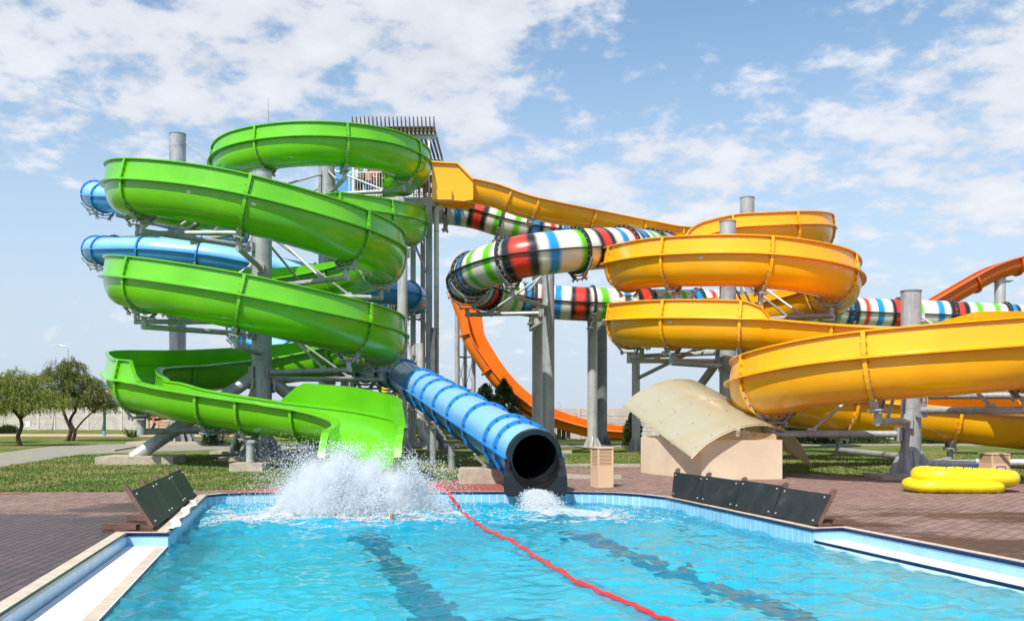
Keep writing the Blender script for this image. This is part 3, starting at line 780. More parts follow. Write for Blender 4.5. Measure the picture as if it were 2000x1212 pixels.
for k, px_ in enumerate((971, 1092, 1101, 1110)):
    lab = ['short dark post under the middle of the orange half-pipe', 'first of three short dark posts under the low orange half-pipe', 'middle of three short dark posts under the low orange half-pipe', 'last of three short dark posts under the low orange half-pipe'][k]
    D_ = 56 + (k % 3) * .4; py_ = (765, 830, 833, 835)[k]
    column('short_post', lab, X(px_, D_), D_, P(0, py_, D_).z, .12, 0, None, cat='post', group='posts under the orange half-pipe', gus=0, seam=False, m='galv_dark')
# ================================================================== TOWER
tw = empty('slide_tower', (X(770, 44), 44, 0), 'steel start tower with railings, stairs and a slatted brown canopy on top', 'tower')
tz = 11.12
mb = MB(); mb.box((-6.1, 44.6, tz - .06), (5.6, 4.0, .10))
mb.build('deck', M['galv_light'], tw)
mb = MB()
for yy in (42.55, 44.5, 46.6): mb.box((-6.1, yy, tz - .26), (5.7, .12, .28))
for xx in (-8.9, -7.0, -5.2, -3.35): mb.box((xx, 44.6, tz - .27), (.12, 4.0, .26))
mb.build('deck_beam', M['galv'], tw)
def rail(mb_, x0, y0, x1, y1, z, h=1.1, step=.12):
    mb_.beam((x0, y0, z + h), (x1, y1, z + h), .05, .05); mb_.beam((x0, y0, z + .1), (x1, y1, z + .1), .04, .04)
    n = int(math.hypot(x1 - x0, y1 - y0) / step)
    for k in range(n + 1):
        f = k / n; mb_.tube([(x0 + (x1 - x0) * f, y0 + (y1 - y0) * f, z), (x0 + (x1 - x0) * f, y0 + (y1 - y0) * f, z + h)], .012 if k % 10 else .03, 6)
for a_ in ((-7.2, 42.6, -5.75, 42.6), (-4.35, 42.6, -3.4, 42.6), (-8.85, 46.5, -3.42, 46.5), (-3.38, 43.1, -3.38, 46.4)):
    mb = MB(); rail(mb, *a_, tz); mb.build('railing', M['white_paint'], tw)
# canopy of tapered rafters
zc = P(0, 262, 43).z
for yy in (43.0, 47.2):
    mb = MB(); mb.box((-5.3, yy, zc - .12), (3.85, .12, .2)); mb.build('canopy_beam', M['galv'], tw)
mb = MB(); nR = 21
for k in range(nR):
    x_ = -7.05 + 3.6 * k / (nR - 1)
    prof = [(42.45, zc + .62), (42.6, zc + .02), (47.6, zc + .0), (47.6, zc + .22), (42.85, zc + .24)]
    vs = [(x_ + s_, y, z) for s_ in (-.025, .025) for y, z in prof]
    mb.add(vs, [(0, 1, 2, 3, 4), (9, 8, 7, 6, 5)] + [(i, (i + 1) % 5, 5 + (i + 1) % 5, 5 + i) for i in range(5)])
mb.box((-5.25, 42.72, zc + .12), (3.7, .05, .26))
mb.build('canopy_slats', M['wood_slat'], tw)
for px_, D_, y0_, w_, mm in ((838, 42.6, 385, .27, 'galv'), (807, 45.8, 388, .24, 'galv_light'), (826, 47.6, 388, .22, 'galv'), (745, 46.4, 388, .24, 'galv'), (690, 44.5, 388, .24, 'galv'), (670, 47.5, 388, .22, 'galv')):
    mb = MB(); mb.box((X(px_, D_), D_, (tz - .4) / 2), (w_, w_, tz - .4)); mb.box((X(px_, D_), D_, .03), (w_ + .25, w_ + .25, .05))
    for sx_ in (-1, 1): mb.beam((X(px_, D_) + sx_ * (w_ / 2), D_, .4), (X(px_, D_) + sx_ * (w_ / 2 + .12), D_, .05), .03, .1)
    mb.build('post', M[mm], tw)
for px_, D_ in ((838, 42.9), (690, 43)):
    mb = MB(); mb.box((X(px_, D_) , D_, (tz + zc) / 2 - .1), (.09, .09, zc - tz - .2)); mb.build('canopy_post', M['white_paint'], tw)
mb = MB()
def pz(y, D=46): return P(0, y, D).z
for a, b in (((807, 470), (836, 540)), ((836, 470), (807, 400)), ((807, 620), (836, 560)), ((836, 620), (809, 720)), ((809, 760), (836, 690)), ((795, 660), (812, 735))):
    mb.tube([P(a[0], a[1], 45), P(b[0], b[1], 45)], .055, 8)
mb.build('diagonal_brace', M['galv_light'], tw)
# stairs
mb = MB()
zz = .0; yy0 = 44.9; flights = [(0, 2.3), (2.3, 4.6), (4.6, 6.9), (6.9, 9.2), (9.2, 11.0)]
for k, (za, zb) in enumerate(flights):
    xa, xb = (-7.2, -5.2) if k % 2 == 0 else (-5.2, -7.2)
    n = 9
    for j in range(n):
        f = (j + .5) / n; mb.box((xa + (xb - xa) * f, yy0 + (k % 2) * .95, za + (zb - za) * f), (.28, .85, .05))
    mb.beam((xa, yy0 - .45 + (k % 2) * .95, za), (xb, yy0 - .45 + (k % 2) * .95, zb), .05, .2); mb.beam((xa, yy0 + .45 + (k % 2) * .95, za), (xb, yy0 + .45 + (k % 2) * .95, zb), .05, .2)
    mb.box((xb + (.45 if xb > xa else -.45), yy0 + .45, zb), (.9, 1.9, .06))
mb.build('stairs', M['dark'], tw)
mb = MB()
for k, (za, zb) in enumerate(flights):
    xa, xb = (-7.2, -5.2) if k % 2 == 0 else (-5.2, -7.2)
    y_ = yy0 - .47 + (k % 2) * .95
    for h in (.5, 1.0): mb.tube([(xa, y_, za + h), (xb, y_, zb + h)], .02, 6)
    for j in range(9): f = j / 8; mb.tube([(xa + (xb - xa) * f, y_, za + (zb - za) * f), (xa + (xb - xa) * f, y_, za + (zb - za) * f + 1)], .014, 6)
rail(mb, X(762, 45), 44.4, X(806, 45), 44.4, pz(640, 45), 1.4)
mb.build('stair_railing', M['galv_light'], tw)
mb = MB()
for k in range(9): mb.box((X(713, 44), 44, P(0, 728 + k * 7.6, 44).z), (1.15, .9, .07))
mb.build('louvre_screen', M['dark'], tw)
for k, px_ in enumerate((677, 687)):
    mb = MB(); mb.tube([(X(px_, 43.4), 43.4, 0), (X(px_, 43.4), 43.4, 4.0)], .10, 14); mb.build('pipe', M['galv'], tw)
# booth on the deck
mb = MB(); mb.box((-7.85, 44.4, tz + .95), (1.2, 1.6, 1.6)); bo = mb.build('start_booth', M['booth_blue'], None, loc=(-7.85, 44.4, tz + .15))
tag(bo, 'bright blue start booth on the tower deck beside the railing', 'booth')
# the column and pipes in front of the tower
colT = column('support_column', 'pale round column in front of the start tower, just left of the square tower post', X(786, 38.3), 38.3, P(0, 478, 38.3).z, .20, 0, None, group='slide support columns', m='galv_light', gh=.6, gw=.2)
wp = empty('water_pipe', (X(852.5, 42.2), 42.2, 0), 'tall white vertical water pipe with dark joints beside the tower post', 'pipe')
mb = MB(); xw = X(852.5, 42.2)
mb.tube([(xw, 42.2, .45), (xw, 42.2, P(0, 412, 42.2).z), (xw + .04, 42.2, P(0, 407, 42.2).z), (xw + .25, 42.2, P(0, 402, 42.2).z)], .11, 16); mb.build('pipe', M['pipe_white'], wp)
for y_ in (452, 560, 651, 735, 800):
    mb = MB(); mb.tube([(xw, 42.2, P(0, y_ + .8, 42.2).z), (xw, 42.2, P(0, y_ - .8, 42.2).z)], .118, 16); mb.build('joint', M['galv_dark'], wp)
mb = MB(); mb.tube([(xw, 42.2, .02), (xw + .05, 42.2, .15), (xw, 42.2, .5)], .15, 14); mb.build('elbow', M['galv_dark'], wp)
for k, (px_, D_, yt, mm, lab) in enumerate(((821, 40.5, 790, 'pipe_white', 'short white pipe with an elbow at the foot of the tower'), (847, 41, 760, 'pipe_grey', 'grey pipe with a dark elbow curving into the grass by the tower'))):
    mb = MB(); xx = X(px_, D_); zt_ = P(0, yt - 120, D_).z
    mb.tube([(xx, D_, zt_), (xx, D_, 1.05), (xx + .06, D_, .75), (xx + .32, D_ - .05, .45), (xx + .42, D_ - .05, .2), (xx + .44, D_ - .05, -.05)], .15, 16)
    for z_ in (1.15, 2.0): mb.tube([(xx, D_, z_ - .03), (xx, D_, z_ + .03)], .165, 16)
    tag(mb.build('drain_pipe', M[mm], None, loc=(xx, D_, 0)), lab, 'pipe')
mb = MB(); mb.tube([(X(524, 47), 47, 10), (X(524, 47), 47, P(0, 215, 47).z)], .022, 6); mb.tube([(X(524, 47), 47, P(0, 215, 47).z), (X(524, 47), 47, P(0, 192, 47).z)], .012, 6)
tag(mb.build('antenna', M['galv'], None, loc=(X(524, 47), 47, 10)), 'thin vertical antenna rod rising above the topmost green coil', 'antenna')
adopt_a = bpy.data.objects['antenna']
mb = MB(); mb.tube([(X(524, 47), 47, 0), (X(524, 47), 47, 10.05)], .06, 8)
mb.build('mast', M['galv'], adopt_a)

# ================================================================== PEOPLE
def person(label, loc, rz, joints, skin, clothes, hair=True, group=None):
    """one skinned body from joint rows (name, parent, xyz, radius)"""
    root = empty('person', loc, label, 'person', group); root.rotation_euler = (0, 0, 0)
    rot = Matrix.Rotation(rz, 3, 'Z'); names = [j[0] for j in joints]
    me = bpy.data.meshes.new('body'); vs = [rot @ Vector(j[2]) for j in joints]
    me.from_pydata([tuple(v) for v in vs], [(names.index(j[1]), i) for i, j in enumerate(joints) if j[1]], [])
    o = bpy.data.objects.new('body', me); col.objects.link(o); o.parent = root
    md = o.modifiers.new('skin', 'SKIN'); md.use_smooth_shade = True
    for i, j in enumerate(joints):
        r = j[3] if isinstance(j[3], tuple) else (j[3], j[3]); me.skin_vertices[0].data[i].radius = r
        me.skin_vertices[0].data[i].use_root = (i == 0)
    o.modifiers.new('sub', 'SUBSURF').levels = 1; o.modifiers['sub'].render_levels = 2
    me.materials.append(skin)
    J = {j[0]: rot @ Vector(j[2]) for j in joints}
    if hair:
        mb_ = MB(); c = J['head'] + Vector((0, 0, .03)); back = rot @ Vector((0, .02, 0))
        rows = []; n = 12
        for a in range(0, 7):
            ph = math.pi * .55 * a / 6
            for k in range(n):
                th = 2 * math.pi * k / n
                rows.append(c + back + Vector((.098 * math.sin(ph) * math.cos(th), .112 * math.sin(ph) * math.sin(th), .125 * math.cos(ph))))
        mb_.add(rows, [(i * n + k, i * n + (k + 1) % n, (i + 1) * n + (k + 1) % n, (i + 1) * n + k) for i in range(6) for k in range(n)], smooth=True)
        h = mb_.build('hair', M['hair'], None); h.parent = root
    for nm, parts, mt in clothes:
        mb_ = MB()
        for pts, rr in parts: mb_.tube([J[p_] if isinstance(p_, str) else rot @ Vector(p_) for p_ in pts], rr, 12)
        c = mb_.build(nm, mt, None); c.parent = root
    return root
def stand(s=1., arm='down', lean=0, walk=.0):
    a = {'down': ((-.21, 0, 1.12), (-.24, -.05, .85), (-.24, -.08, .78)), 'up': ((-.24, -.18, 1.25), (-.2, -.36, 1.38), (-.2, -.42, 1.42)), 'rail': ((-.22, -.06, 1.12), (-.2, -.3, 1.08), (-.2, -.37, 1.08))}[arm]
    J = [('pelvis', None, (0, 0, .92), (.15, .11)), ('waist', 'pelvis', (0, -.0, 1.08), (.13, .10)), ('chest', 'waist', (0, -.01 - lean, 1.3), (.16, .11)), ('neck', 'chest', (0, -.01 - lean, 1.47), .05), ('head', 'neck', (0, -.03 - lean, 1.6), (.078, .095)), ('crown', 'head', (0, -.02 - lean, 1.67), (.06, .07))]
    for sg, n_ in ((-1, 'l'), (1, 'r')):
        J += [(n_ + 'sh', 'chest', (sg * .19, -lean, 1.40), .055), (n_ + 'el', n_ + 'sh', (-sg * a[0][0], a[0][1] - lean, a[0][2]), .042), (n_ + 'wr', n_ + 'el', (-sg * a[1][0], a[1][1] - lean, a[1][2]), .03), (n_ + 'hd', n_ + 'wr', (-sg * a[2][0], a[2][1] - lean, a[2][2]), (.042, .02)),
              (n_ + 'hip', 'pelvis', (sg * .10, 0, .86), .09), (n_ + 'kn', n_ + 'hip', (sg * .11, -.02 + sg * walk * .5, .48), .058), (n_ + 'an', n_ + 'kn', (sg * .11, .02 + sg * walk, .09), .036), (n_ + 'ft', n_ + 'an', (sg * .12, -.14 + sg * walk, .035), (.04, .03))]
    return [(n_, p_, tuple(v * s for v in c), tuple(v * s for v in r) if isinstance(r, tuple) else r * s) for n_, p_, c, r in J]
def shorts(s=1.): return [(['lhip', (-.11 * s, -.01 * s, .62 * s)], .105 * s), (['rhip', (.11 * s, -.01 * s, .62 * s)], .105 * s), (['pelvis', (0, 0, .98 * s)], .168 * s)]
def shirt(s=1.): return [(['waist', 'chest', (0, -.01, 1.42 * s)], .175 * s), (['chest', 'lsh', (-.21 * s, 0, 1.25 * s)], .07 * s), (['chest', 'rsh', (.21 * s, 0, 1.25 * s)], .07 * s)]
person('person in a pale shirt standing behind the tower railing', (X(703, 44), 43.6, tz), .3, stand(1, 'rail'), M['skin2'], [('shorts', shorts(), M['cloth_black']), ('shirt', shirt(), M['cloth_white'])])
person('bare-chested person at the railing in blue trunks, second from the left', (X(722, 44), 43.8, tz), -.2, stand(1.03, 'down'), M['skin'], [('shorts', shorts(1.03), M['cloth_blue'])])
person('person in a red top at the middle of the tower railing', (X(738, 44), 43.5, tz), .8, stand(.95, 'rail'), M['skin'], [('shorts', shorts(.95), M['cloth_black']), ('shirt', shirt(.95), M['cloth_red'])])
person('person in red trunks by the right end of the tower railing', (X(826, 44), 43.4, tz), .1, stand(1, 'down'), M['skin2'], [('shorts', shorts(), M['cloth_red'])])
person('person in black climbing at the far right corner of the tower deck', (X(836, 45), 44.6, tz), .1, stand(1.02, 'down'), M['skin2'], [('shorts', shorts(1.02), M['cloth_black']), ('shirt', shirt(1.02), M['cloth_black'])])
zst = 1.6 + 8 / F * 43.5
pl = empty('queue_landing', (X(768, 44), 44, 0), 'small grey landing below the blue tube where people carry a yellow ring', 'landing')
mb = MB(); mb.box((X(768, 43.6), 43.6, zst - .05), (1.7, 1.6, .08)); mb.build('floor', M['galv'], pl)
mb = MB()
for dx in (-.8, .8):
    for dy in (-.7, .7): mb.tube([(X(768, 43.6) + dx, 43.6 + dy, 0), (X(768, 43.6) + dx, 43.6 + dy, zst - .08)], .05, 8)
mb.build('legs', M['galv'], pl)
person('tanned person with a raised arm beside the yellow ring on the landing', (X(752, 43.6), 43.5, zst), -.4, stand(1.02, 'up', walk=.1), M['skin2'], [('shorts', shorts(1.02), M['cloth_black'])])
person('dark-haired person behind the yellow ring on the landing', (X(783, 43.6), 43.7, zst), .5, stand(1.0, 'up'), M['skin2'], [('shorts', shorts(), M['cloth_blue'])])
mb = MB(); c0 = Vector((X(766, 43.2), 43.2, zst + .72)); pts = [c0 + Vector((.26 * math.cos(a), .30 * math.cos(a), .48 * math.sin(a))) for a in np.linspace(0, 2 * math.pi, 25)[:-1]]
mb.tube(pts, .20, 14, closed=True); tag(mb.build('swim_ring', M['raft'], None, loc=tuple(c0)), 'upright yellow inflatable ring carried on the tower landing', 'swim ring')
# the slider inside the splash: feet first, one foot showing
sx, sy, sz = -2.02, 16.0, -.27
J = [('pelvis', None, (-.45, 1.0, -.02), (.15, .11)), ('waist', 'pelvis', (-.55, 1.18, .06), (.13, .10)), ('chest', 'waist', (-.64, 1.36, .18), (.16, .11)), ('neck', 'chest', (-.68, 1.46, .32), .05), ('head', 'neck', (-.69, 1.5, .44), (.08, .095)), ('crown', 'head', (-.69, 1.52, .51), (.06, .07)),
     ('lsh', 'chest', (-.84, 1.36, .26), .055), ('lel', 'lsh', (-1.0, 1.15, .18), .042), ('lwr', 'lel', (-1.02, .95, .26), .03), ('lhd', 'lwr', (-1.02, .88, .3), (.04, .02)),
     ('rsh', 'chest', (-.46, 1.38, .26), .055), ('rel', 'rsh', (-.28, 1.25, .12), .042), ('rwr', 'rel', (-.2, 1.05, .0), .03), ('rhd', 'rwr', (-.2, .98, -.03), (.04, .02)),
     ('lhip', 'pelvis', (-.52, .92, -.02), .09), ('lkn', 'lhip', (-.4, .55, -.06), .058), ('lan', 'lkn', (-.30, .30, -.22), .036), ('lft', 'lan', (-.28, .2, -.26), (.045, .03)),
     ('rhip', 'pelvis', (-.34, .96, -.02), .09), ('rkn', 'rhip', (-.16, .5, .08), .058), ('ran', 'rkn', (0, .10, -.04), .032), ('rft', 'ran', (.02, .03, .15), (.038, .026)), ('rtoe', 'rft', (.025, .01, .21), (.03, .016))]
person('person sliding feet first into the pool, only a foot clear of the splash', (sx, sy, sz), 0, J, M['skin'], [('shorts', [(['pelvis', 'lhip', (-.46, .74, .03)], .125), (['pelvis', 'rhip', (-.26, .74, .03)], .125)], M['cloth_blue'])])

# ================================================================== POOL OUTLINE
Oc = [(-3.07, 3), (-5.06, 12.65), (-4.52, 12.65), (-5.84, 18.45), (-5.62, 18.85), (-5.27, 19.0), (-4.38, 19.16), (1.16, 19.25), (2.02, 19.02), (2.5, 18.6), (2.87, 18.0), (4.10, 13.1), (4.54, 13.22), (7.3, 3)]
def offset(poly, d):
    n = len(poly); out = []
    for i in range(n):
        a = Vector(poly[i - 1]); b = Vector(poly[i]); c = Vector(poly[(i + 1) % n])
        e1 = (b - a).normalized(); e2 = (c - b).normalized()
        n1 = Vector((-e1.y, e1.x)); n2 = Vector((-e2.y, e2.x))
        m_ = (n1 + n2); m_ = m_ / max(.35, m_.length_squared / 2) / 1.0
        m_ = (n1 + n2).normalized() / max(.5, (n1 + n2).normalized().dot(n1))
        out.append((b.x + m_.x * d, b.y + m_.y * d))
    return out
# outline runs clockwise seen from above, so left normals point outwards
def brickmat(name, c1, c2, grout, bw, bh, mortar, uv=True, rough=.3, offs=0., rot=0, noise_s=3., bmpv=.3, squash=1.):
    m, nt, b = mat(name)
    if uv:
        u = N(nt, 'ShaderNodeUVMap'); u.uv_map = 'UVMap'; vec = u.outputs['UV']
    else: vec = coords(nt, 'Object', (1, 1, 1), (0, 0, rot))
    br = N(nt, 'ShaderNodeTexBrick'); br.offset = offs; L(nt, vec, br.inputs['Vector'])
    br.inputs['Scale'].default_value = 1; br.inputs['Brick Width'].default_value = bw; br.inputs['Row Height'].default_value = bh
    br.inputs['Mortar Size'].default_value = mortar; br.inputs['Mortar Smooth'].default_value = .2
    br.inputs['Color1'].default_value = (*c1, 1); br.inputs['Color2'].default_value = (*c2, 1); br.inputs['Mortar'].default_value = (*grout, 1)
    n = noise_n(nt, coords(nt), noise_s, 6, .6)
    r = ramp(nt, [(.3, (.72, .72, .72)), (.7, (1.1, 1.1, 1.1))]); L(nt, n.outputs['Fac'], r.inputs['Fac'])
    mx = N(nt, 'ShaderNodeMix', data_type='RGBA', blend_type='MULTIPLY'); mx.inputs['Factor'].default_value = .7
    L(nt, br.outputs['Color'], mx.inputs['A']); L(nt, r.outputs['Color'], mx.inputs['B']); L(nt, mx.outputs['Result'], b.inputs['Base Color'])
    b.inputs['Roughness'].default_value = rough
    bp = bump(nt, b, br.outputs['Fac'], bmpv, .01); bp.invert = True
    return m, nt, b, br, mx
M['walltile'] = brickmat('pale_blue_wall_tile', (.30, .58, .80), (.26, .54, .77), (.66, .70, .70), .155, .5, .011)[0]
M['ledgetile'] = brickmat('pale_blue_ledge_tile', (.33, .60, .80), (.30, .57, .78), (.45, .50, .48), .31, .5, .010)[0]
M['coping'] = brickmat('beige_coping_tile', (.62, .52, .40), (.58, .48, .37), (.40, .34, .28), .31, .5, .008, rough=.6)[0]
m, nt, b, br, mx = brickmat('pool_floor_mosaic', (.07, .84, .98), (.06, .79, .97), (.38, .90, .98), .31, .155, .006, uv=False, rough=.4, offs=0, rot=-.26); M['poolfloor'] = m
def deck_mat():
    m, nt, b, br, mx = brickmat('brown_deck_pavers', (.245, .145, .115), (.165, .098, .078), (.035, .025, .022), .25, .125, .014, uv=False, rough=.6, offs=.5, rot=-1.676, noise_s=1.2, bmpv=.6)
    v = coords(nt, 'Object', (1, 1, 1)); n = noise_n(nt, coords(nt, 'Object', (.55, 1.3, 1)), .45, 8, .66, .5)
    # wet patches: darker, glossier; dry ones bleached
    wet = ramp(nt, [(.44, (0, 0, 0)), (.51, (1, 1, 1))]); 
    sx = N(nt, 'ShaderNodeSeparateXYZ'); L(nt, v, sx.inputs[0])
    g1 = N(nt, 'ShaderNodeMapRange'); L(nt, sx.outputs['Y'], g1.inputs['Value']); g1.inputs['From Min'].default_value = 11.5; g1.inputs['From Max'].default_value = 19.5; g1.inputs['To Min'].default_value = .20; g1.inputs['To Max'].default_value = -.22
    ad = N(nt, 'ShaderNodeMath', operation='ADD'); L(nt, n.outputs['Fac'], ad.inputs[0]); L(nt, g1.outputs['Result'], ad.inputs[1])
    g2_ = N(nt, 'ShaderNodeMapRange'); L(nt, sx.outputs['X'], g2_.inputs['Value']); g2_.inputs['From Min'].default_value = 0; g2_.inputs['From Max'].default_value = 5; g2_.inputs['To Min'].default_value = .0; g2_.inputs['To Max'].default_value = -.07
    ad2 = N(nt, 'ShaderNodeMath', operation='ADD'); L(nt, ad.outputs[0], ad2.inputs[0]); L(nt, g2_.outputs['Result'], ad2.inputs[1]); ad = ad2
    L(nt, ad.outputs[0], wet.inputs['Fac'])
    wr = ramp(nt, [(0, (1.5, 1.56, 1.56)), (1, (.46, .38, .36))]); L(nt, wet.outputs['Color'], wr.inputs['Fac'])
    m2 = N(nt, 'ShaderNodeMix', data_type='RGBA', blend_type='MULTIPLY'); m2.inputs['Factor'].default_value = 1
    L(nt, mx.outputs['Result'], m2.inputs['A']); L(nt, wr.outputs['Color'], m2.inputs['B'])
    n2 = noise_n(nt, v, 14, 4, .7); rr = ramp(nt, [(.35, (.85, .85, .85)), (.65, (1.15, 1.15, 1.15))]); L(nt, n2.outputs['Fac'], rr.inputs['Fac'])
    m3 = N(nt, 'ShaderNodeMix', data_type='RGBA', blend_type='MULTIPLY'); m3.inputs['Factor'].default_value = .8
    L(nt, m2.outputs['Result'], m3.inputs['A']); L(nt, rr.outputs['Color'], m3.inputs['B']); L(nt, m3.outputs['Result'], b.inputs['Base Color'])
    ro = N(nt, 'ShaderNodeMapRange'); L(nt, wet.outputs['Color'], ro.inputs['Value']); ro.inputs['To Min'].default_value = .85; ro.inputs['To Max'].default_value = .42
    L(nt, ro.outputs['Result'], b.inputs['Roughness'])
    return m
M['deck'] = deck_mat()
m, nt, b, br, mx = brickmat('red_pavers', (.42, .11, .085), (.36, .09, .07), (.16, .05, .04), .24, .125, .010, uv=False, rough=.75, offs=.5, rot=-1.676); M['redpave'] = m
def grass_mat():
    m, nt, b = mat('short_lawn')
    v = coords(nt); n = noise_n(nt, v, .45, 7, .65, .3); n2 = noise_n(nt, coords(nt, 'Object', (1, .6, 1)), 9, 6, .75)
    ad = N(nt, 'ShaderNodeMath', operation='MULTIPLY_ADD'); L(nt, n2.outputs['Fac'], ad.inputs[0]); ad.inputs[1].default_value = .45; L(nt, n.outputs['Fac'], ad.inputs[2])
    r = ramp(nt, [(.50, (.05, .11, .012)), (.64, (.09, .15, .02)), (.80, (.19, .19, .05)), (.94, (.30, .25, .09))]); L(nt, ad.outputs[0], r.inputs['Fac'])
    L(nt, r.outputs['Color'], b.inputs['Base Color']); b.inputs['Roughness'].default_value = .9; b.inputs['Specular IOR Level'].default_value = .1
    n3 = noise_n(nt, v, 35, 5, .8); bump(nt, b, n3.outputs['Fac'], .7, .05)
    return m
M['grass'] = grass_mat()
M['path'] = simple('grey_green_path', (.30, .28, .21), (.25, .235, .18), 1.5, .9, 0, .2, 60)
M['sand'] = simple('sandy_path', (.55, .38, .23), (.46, .32, .20), .8, .9)
M['kerb'] = simple('kerb_concrete', (.46, .42, .34), (.36, .33, .27), 3, .9)

# deck and lawn outlines
DK = [(-60, 19.2), (-16, 19.2), (-7.6, 19.45), (-5.5, 20.0), (-4.75, 20.9), (-2.0, 22.3), (-.92, 23.1), (.2, 24.6), (.9, 27.8), (3.8, 28.5), (6.6, 26.4), (7.5, 25.4), (9.1, 23.3), (11.4, 21.9), (60, 21.0), (60, -8), (-60, -8)]
def sheet(name, outer, holes, z, m, kind='structure', thick=0):
    loops = [[Vector((x, y, 0)) for x, y in outer]] + [[Vector((x, y, 0)) for x, y in h] for h in holes]
    tr = geometry.tessellate_polygon(loops); vs = [(p.x, p.y, z) for l in loops for p in l]
    mb_ = MB(); mb_.add(vs, [tuple(t) for t in tr]); o = mb_.build(name, m)
    me = o.data
    bm = bmesh.new(); bm.from_mesh(me)
    for f in bm.faces:
        if f.normal.z < 0: f.normal_flip()
    bm.to_mesh(me); bm.free()
    return tag(o, kind=kind)
sheet('pool_deck', DK, [Oc], 0.0, M['deck'])
# lawn: one sheet reaching the horizon, with the deck cut out, in a fan of convex pieces
mb = MB()
BIG = 1500
sheet('lawn', [(-BIG, 3000), (BIG, 3000), (BIG, -200), (-BIG, -200)], [DK], -.004, M['grass'])
sheet('red_paving', [(-5.9, 19.35), (-5.5, 19.95), (-4.75, 20.85), (-2.0, 22.25), (-.95, 23.0), (-.55, 22.6), (.25, 19.5), (-4.4, 19.4)], [], .005, M['redpave'])
sheet('red_paving', [(-11.2, 17.9), (-9.5, 19.12), (-40, 19.12), (-40, 16.5)], [], .005, M['redpave'])
def strip(name, pts, w, z, m, h=0, kind='structure'):
    mb_ = MB(); a = [Vector((x, y)) for x, y in pts]; Ls = []; Rs = []
    for i, p_ in enumerate(a):
        t_ = (a[min(i + 1, len(a) - 1)] - a[max(i - 1, 0)]).normalized(); n_ = Vector((-t_.y, t_.x)); ww = w[i] if isinstance(w, list) else w
        Ls.append(p_ + n_ * ww / 2); Rs.append(p_ - n_ * ww / 2)
    poly = [(p_.x, p_.y) for p_ in Ls] + [(p_.x, p_.y) for p_ in Rs[::-1]]
    if h: mb_.prism(poly, z, z + h)
    else: 
        n_ = len(Ls); mb_.add([(p_.x, p_.y, z) for p_ in Ls + Rs], [(i, i + 1, n_ + i + 1, n_ + i) for i in range(n_ - 1)])
    o = mb_.build(name, m); return tag(o, kind=kind)
pu = [G(0, 884), G(99, 871), G(198, 867), G(300, 865.5), G(420, 868), G(520, 868), G(720, 866), G(1010, 866), G(1300, 868), G(1600, 866), G(2100, 866)]
pd_ = [G(-60, 925), G(0, 912), G(106, 895), G(161, 887), G(255, 883), G(420, 878), G(520, 876), G(720, 873), G(1010, 872), G(1300, 873), G(1600, 870), G(2100, 870)]
sheet('path', [G(-200, 892)] + pu + pd_[::-1] + [G(-200, 950)], [], .004, M['path'])
sheet('sand_path', [G(-100, 847), G(900, 848), G(900, 853), G(-100, 851.5)], [], .006, M['sand'])
strip('kerb', [G(1062, 912), G(1130, 911), G(1250, 911)], .12, -.05, M['kerb'], .14)
strip('kerb', [G(1000, 925), G(1070, 930), G(1130, 934), G(1213, 934)], .15, -.05, M['kerb'], .14)
strip('kerb', [G(220, 881), G(262, 874), G(330, 873.5)], .15, -.05, M['kerb'], .12)
strip('kerb', [(-1.3, 23.25), (-.2, 22.9), (.3, 22.1)], .14, -.05, M['kerb'], .13)

# ------------------------------------------------------------------ basin
pw = empty('pool_basin', (0, 11, 0), 'swimming pool basin with pale blue tiled walls and stepped white ledges', 'pool')
n = len(Oc); mb = MB(); acc = 0
for i in range(n):
    a, b_ = Oc[i], Oc[(i + 1) % n]; l = math.dist(a, b_)
    mb.add([(*a, -.02), (*b_, -.02), (*b_, -1.5), (*a, -1.5)], [(0, 1, 2, 3)], 1 if i in (0, 1, 11, 12) else 0, [((acc, .25), (acc + l, .25), (acc + l, .45), (acc, .45))]); acc += l
mb.build('wall', [M['walltile'], M['ledgetile']], pw, fixn=False)
o_ = offset(Oc, .17); o2 = offset(Oc, .02); mb = MB(); acc = 0; vs = []
for i in range(n):
    j = (i + 1) % n; l = math.dist(Oc[i], Oc[j])
    mb.add([(*o2[i], .016), (*o2[j], .016), (*o_[j], .016), (*o_[i], .016)], [(0, 1, 2, 3)], 0, [((acc, .1), (acc + l, .1), (acc + l, .3), (acc, .3))])
    mb.add([(*o_[i], .016), (*o_[j], .016), (*o_[j], -.01), (*o_[i], -.01)], [(0, 1, 2, 3)], 0); acc += l
mb.build('coping', M['coping'], pw)
mb = MB(); o1 = offset(Oc, -.012)
for i in range(n):
    j = (i + 1) % n
    for q in ((o1, -.022, o1, .010), (o1, .010, o2, .020)):
        mb.add([(*q[0][i], q[1]), (*q[0][j], q[1]), (*q[2][j], q[3]), (*q[2][i], q[3])], [(0, 1, 2, 3)])
mb.build('edge_trim', M['navy'], pw)
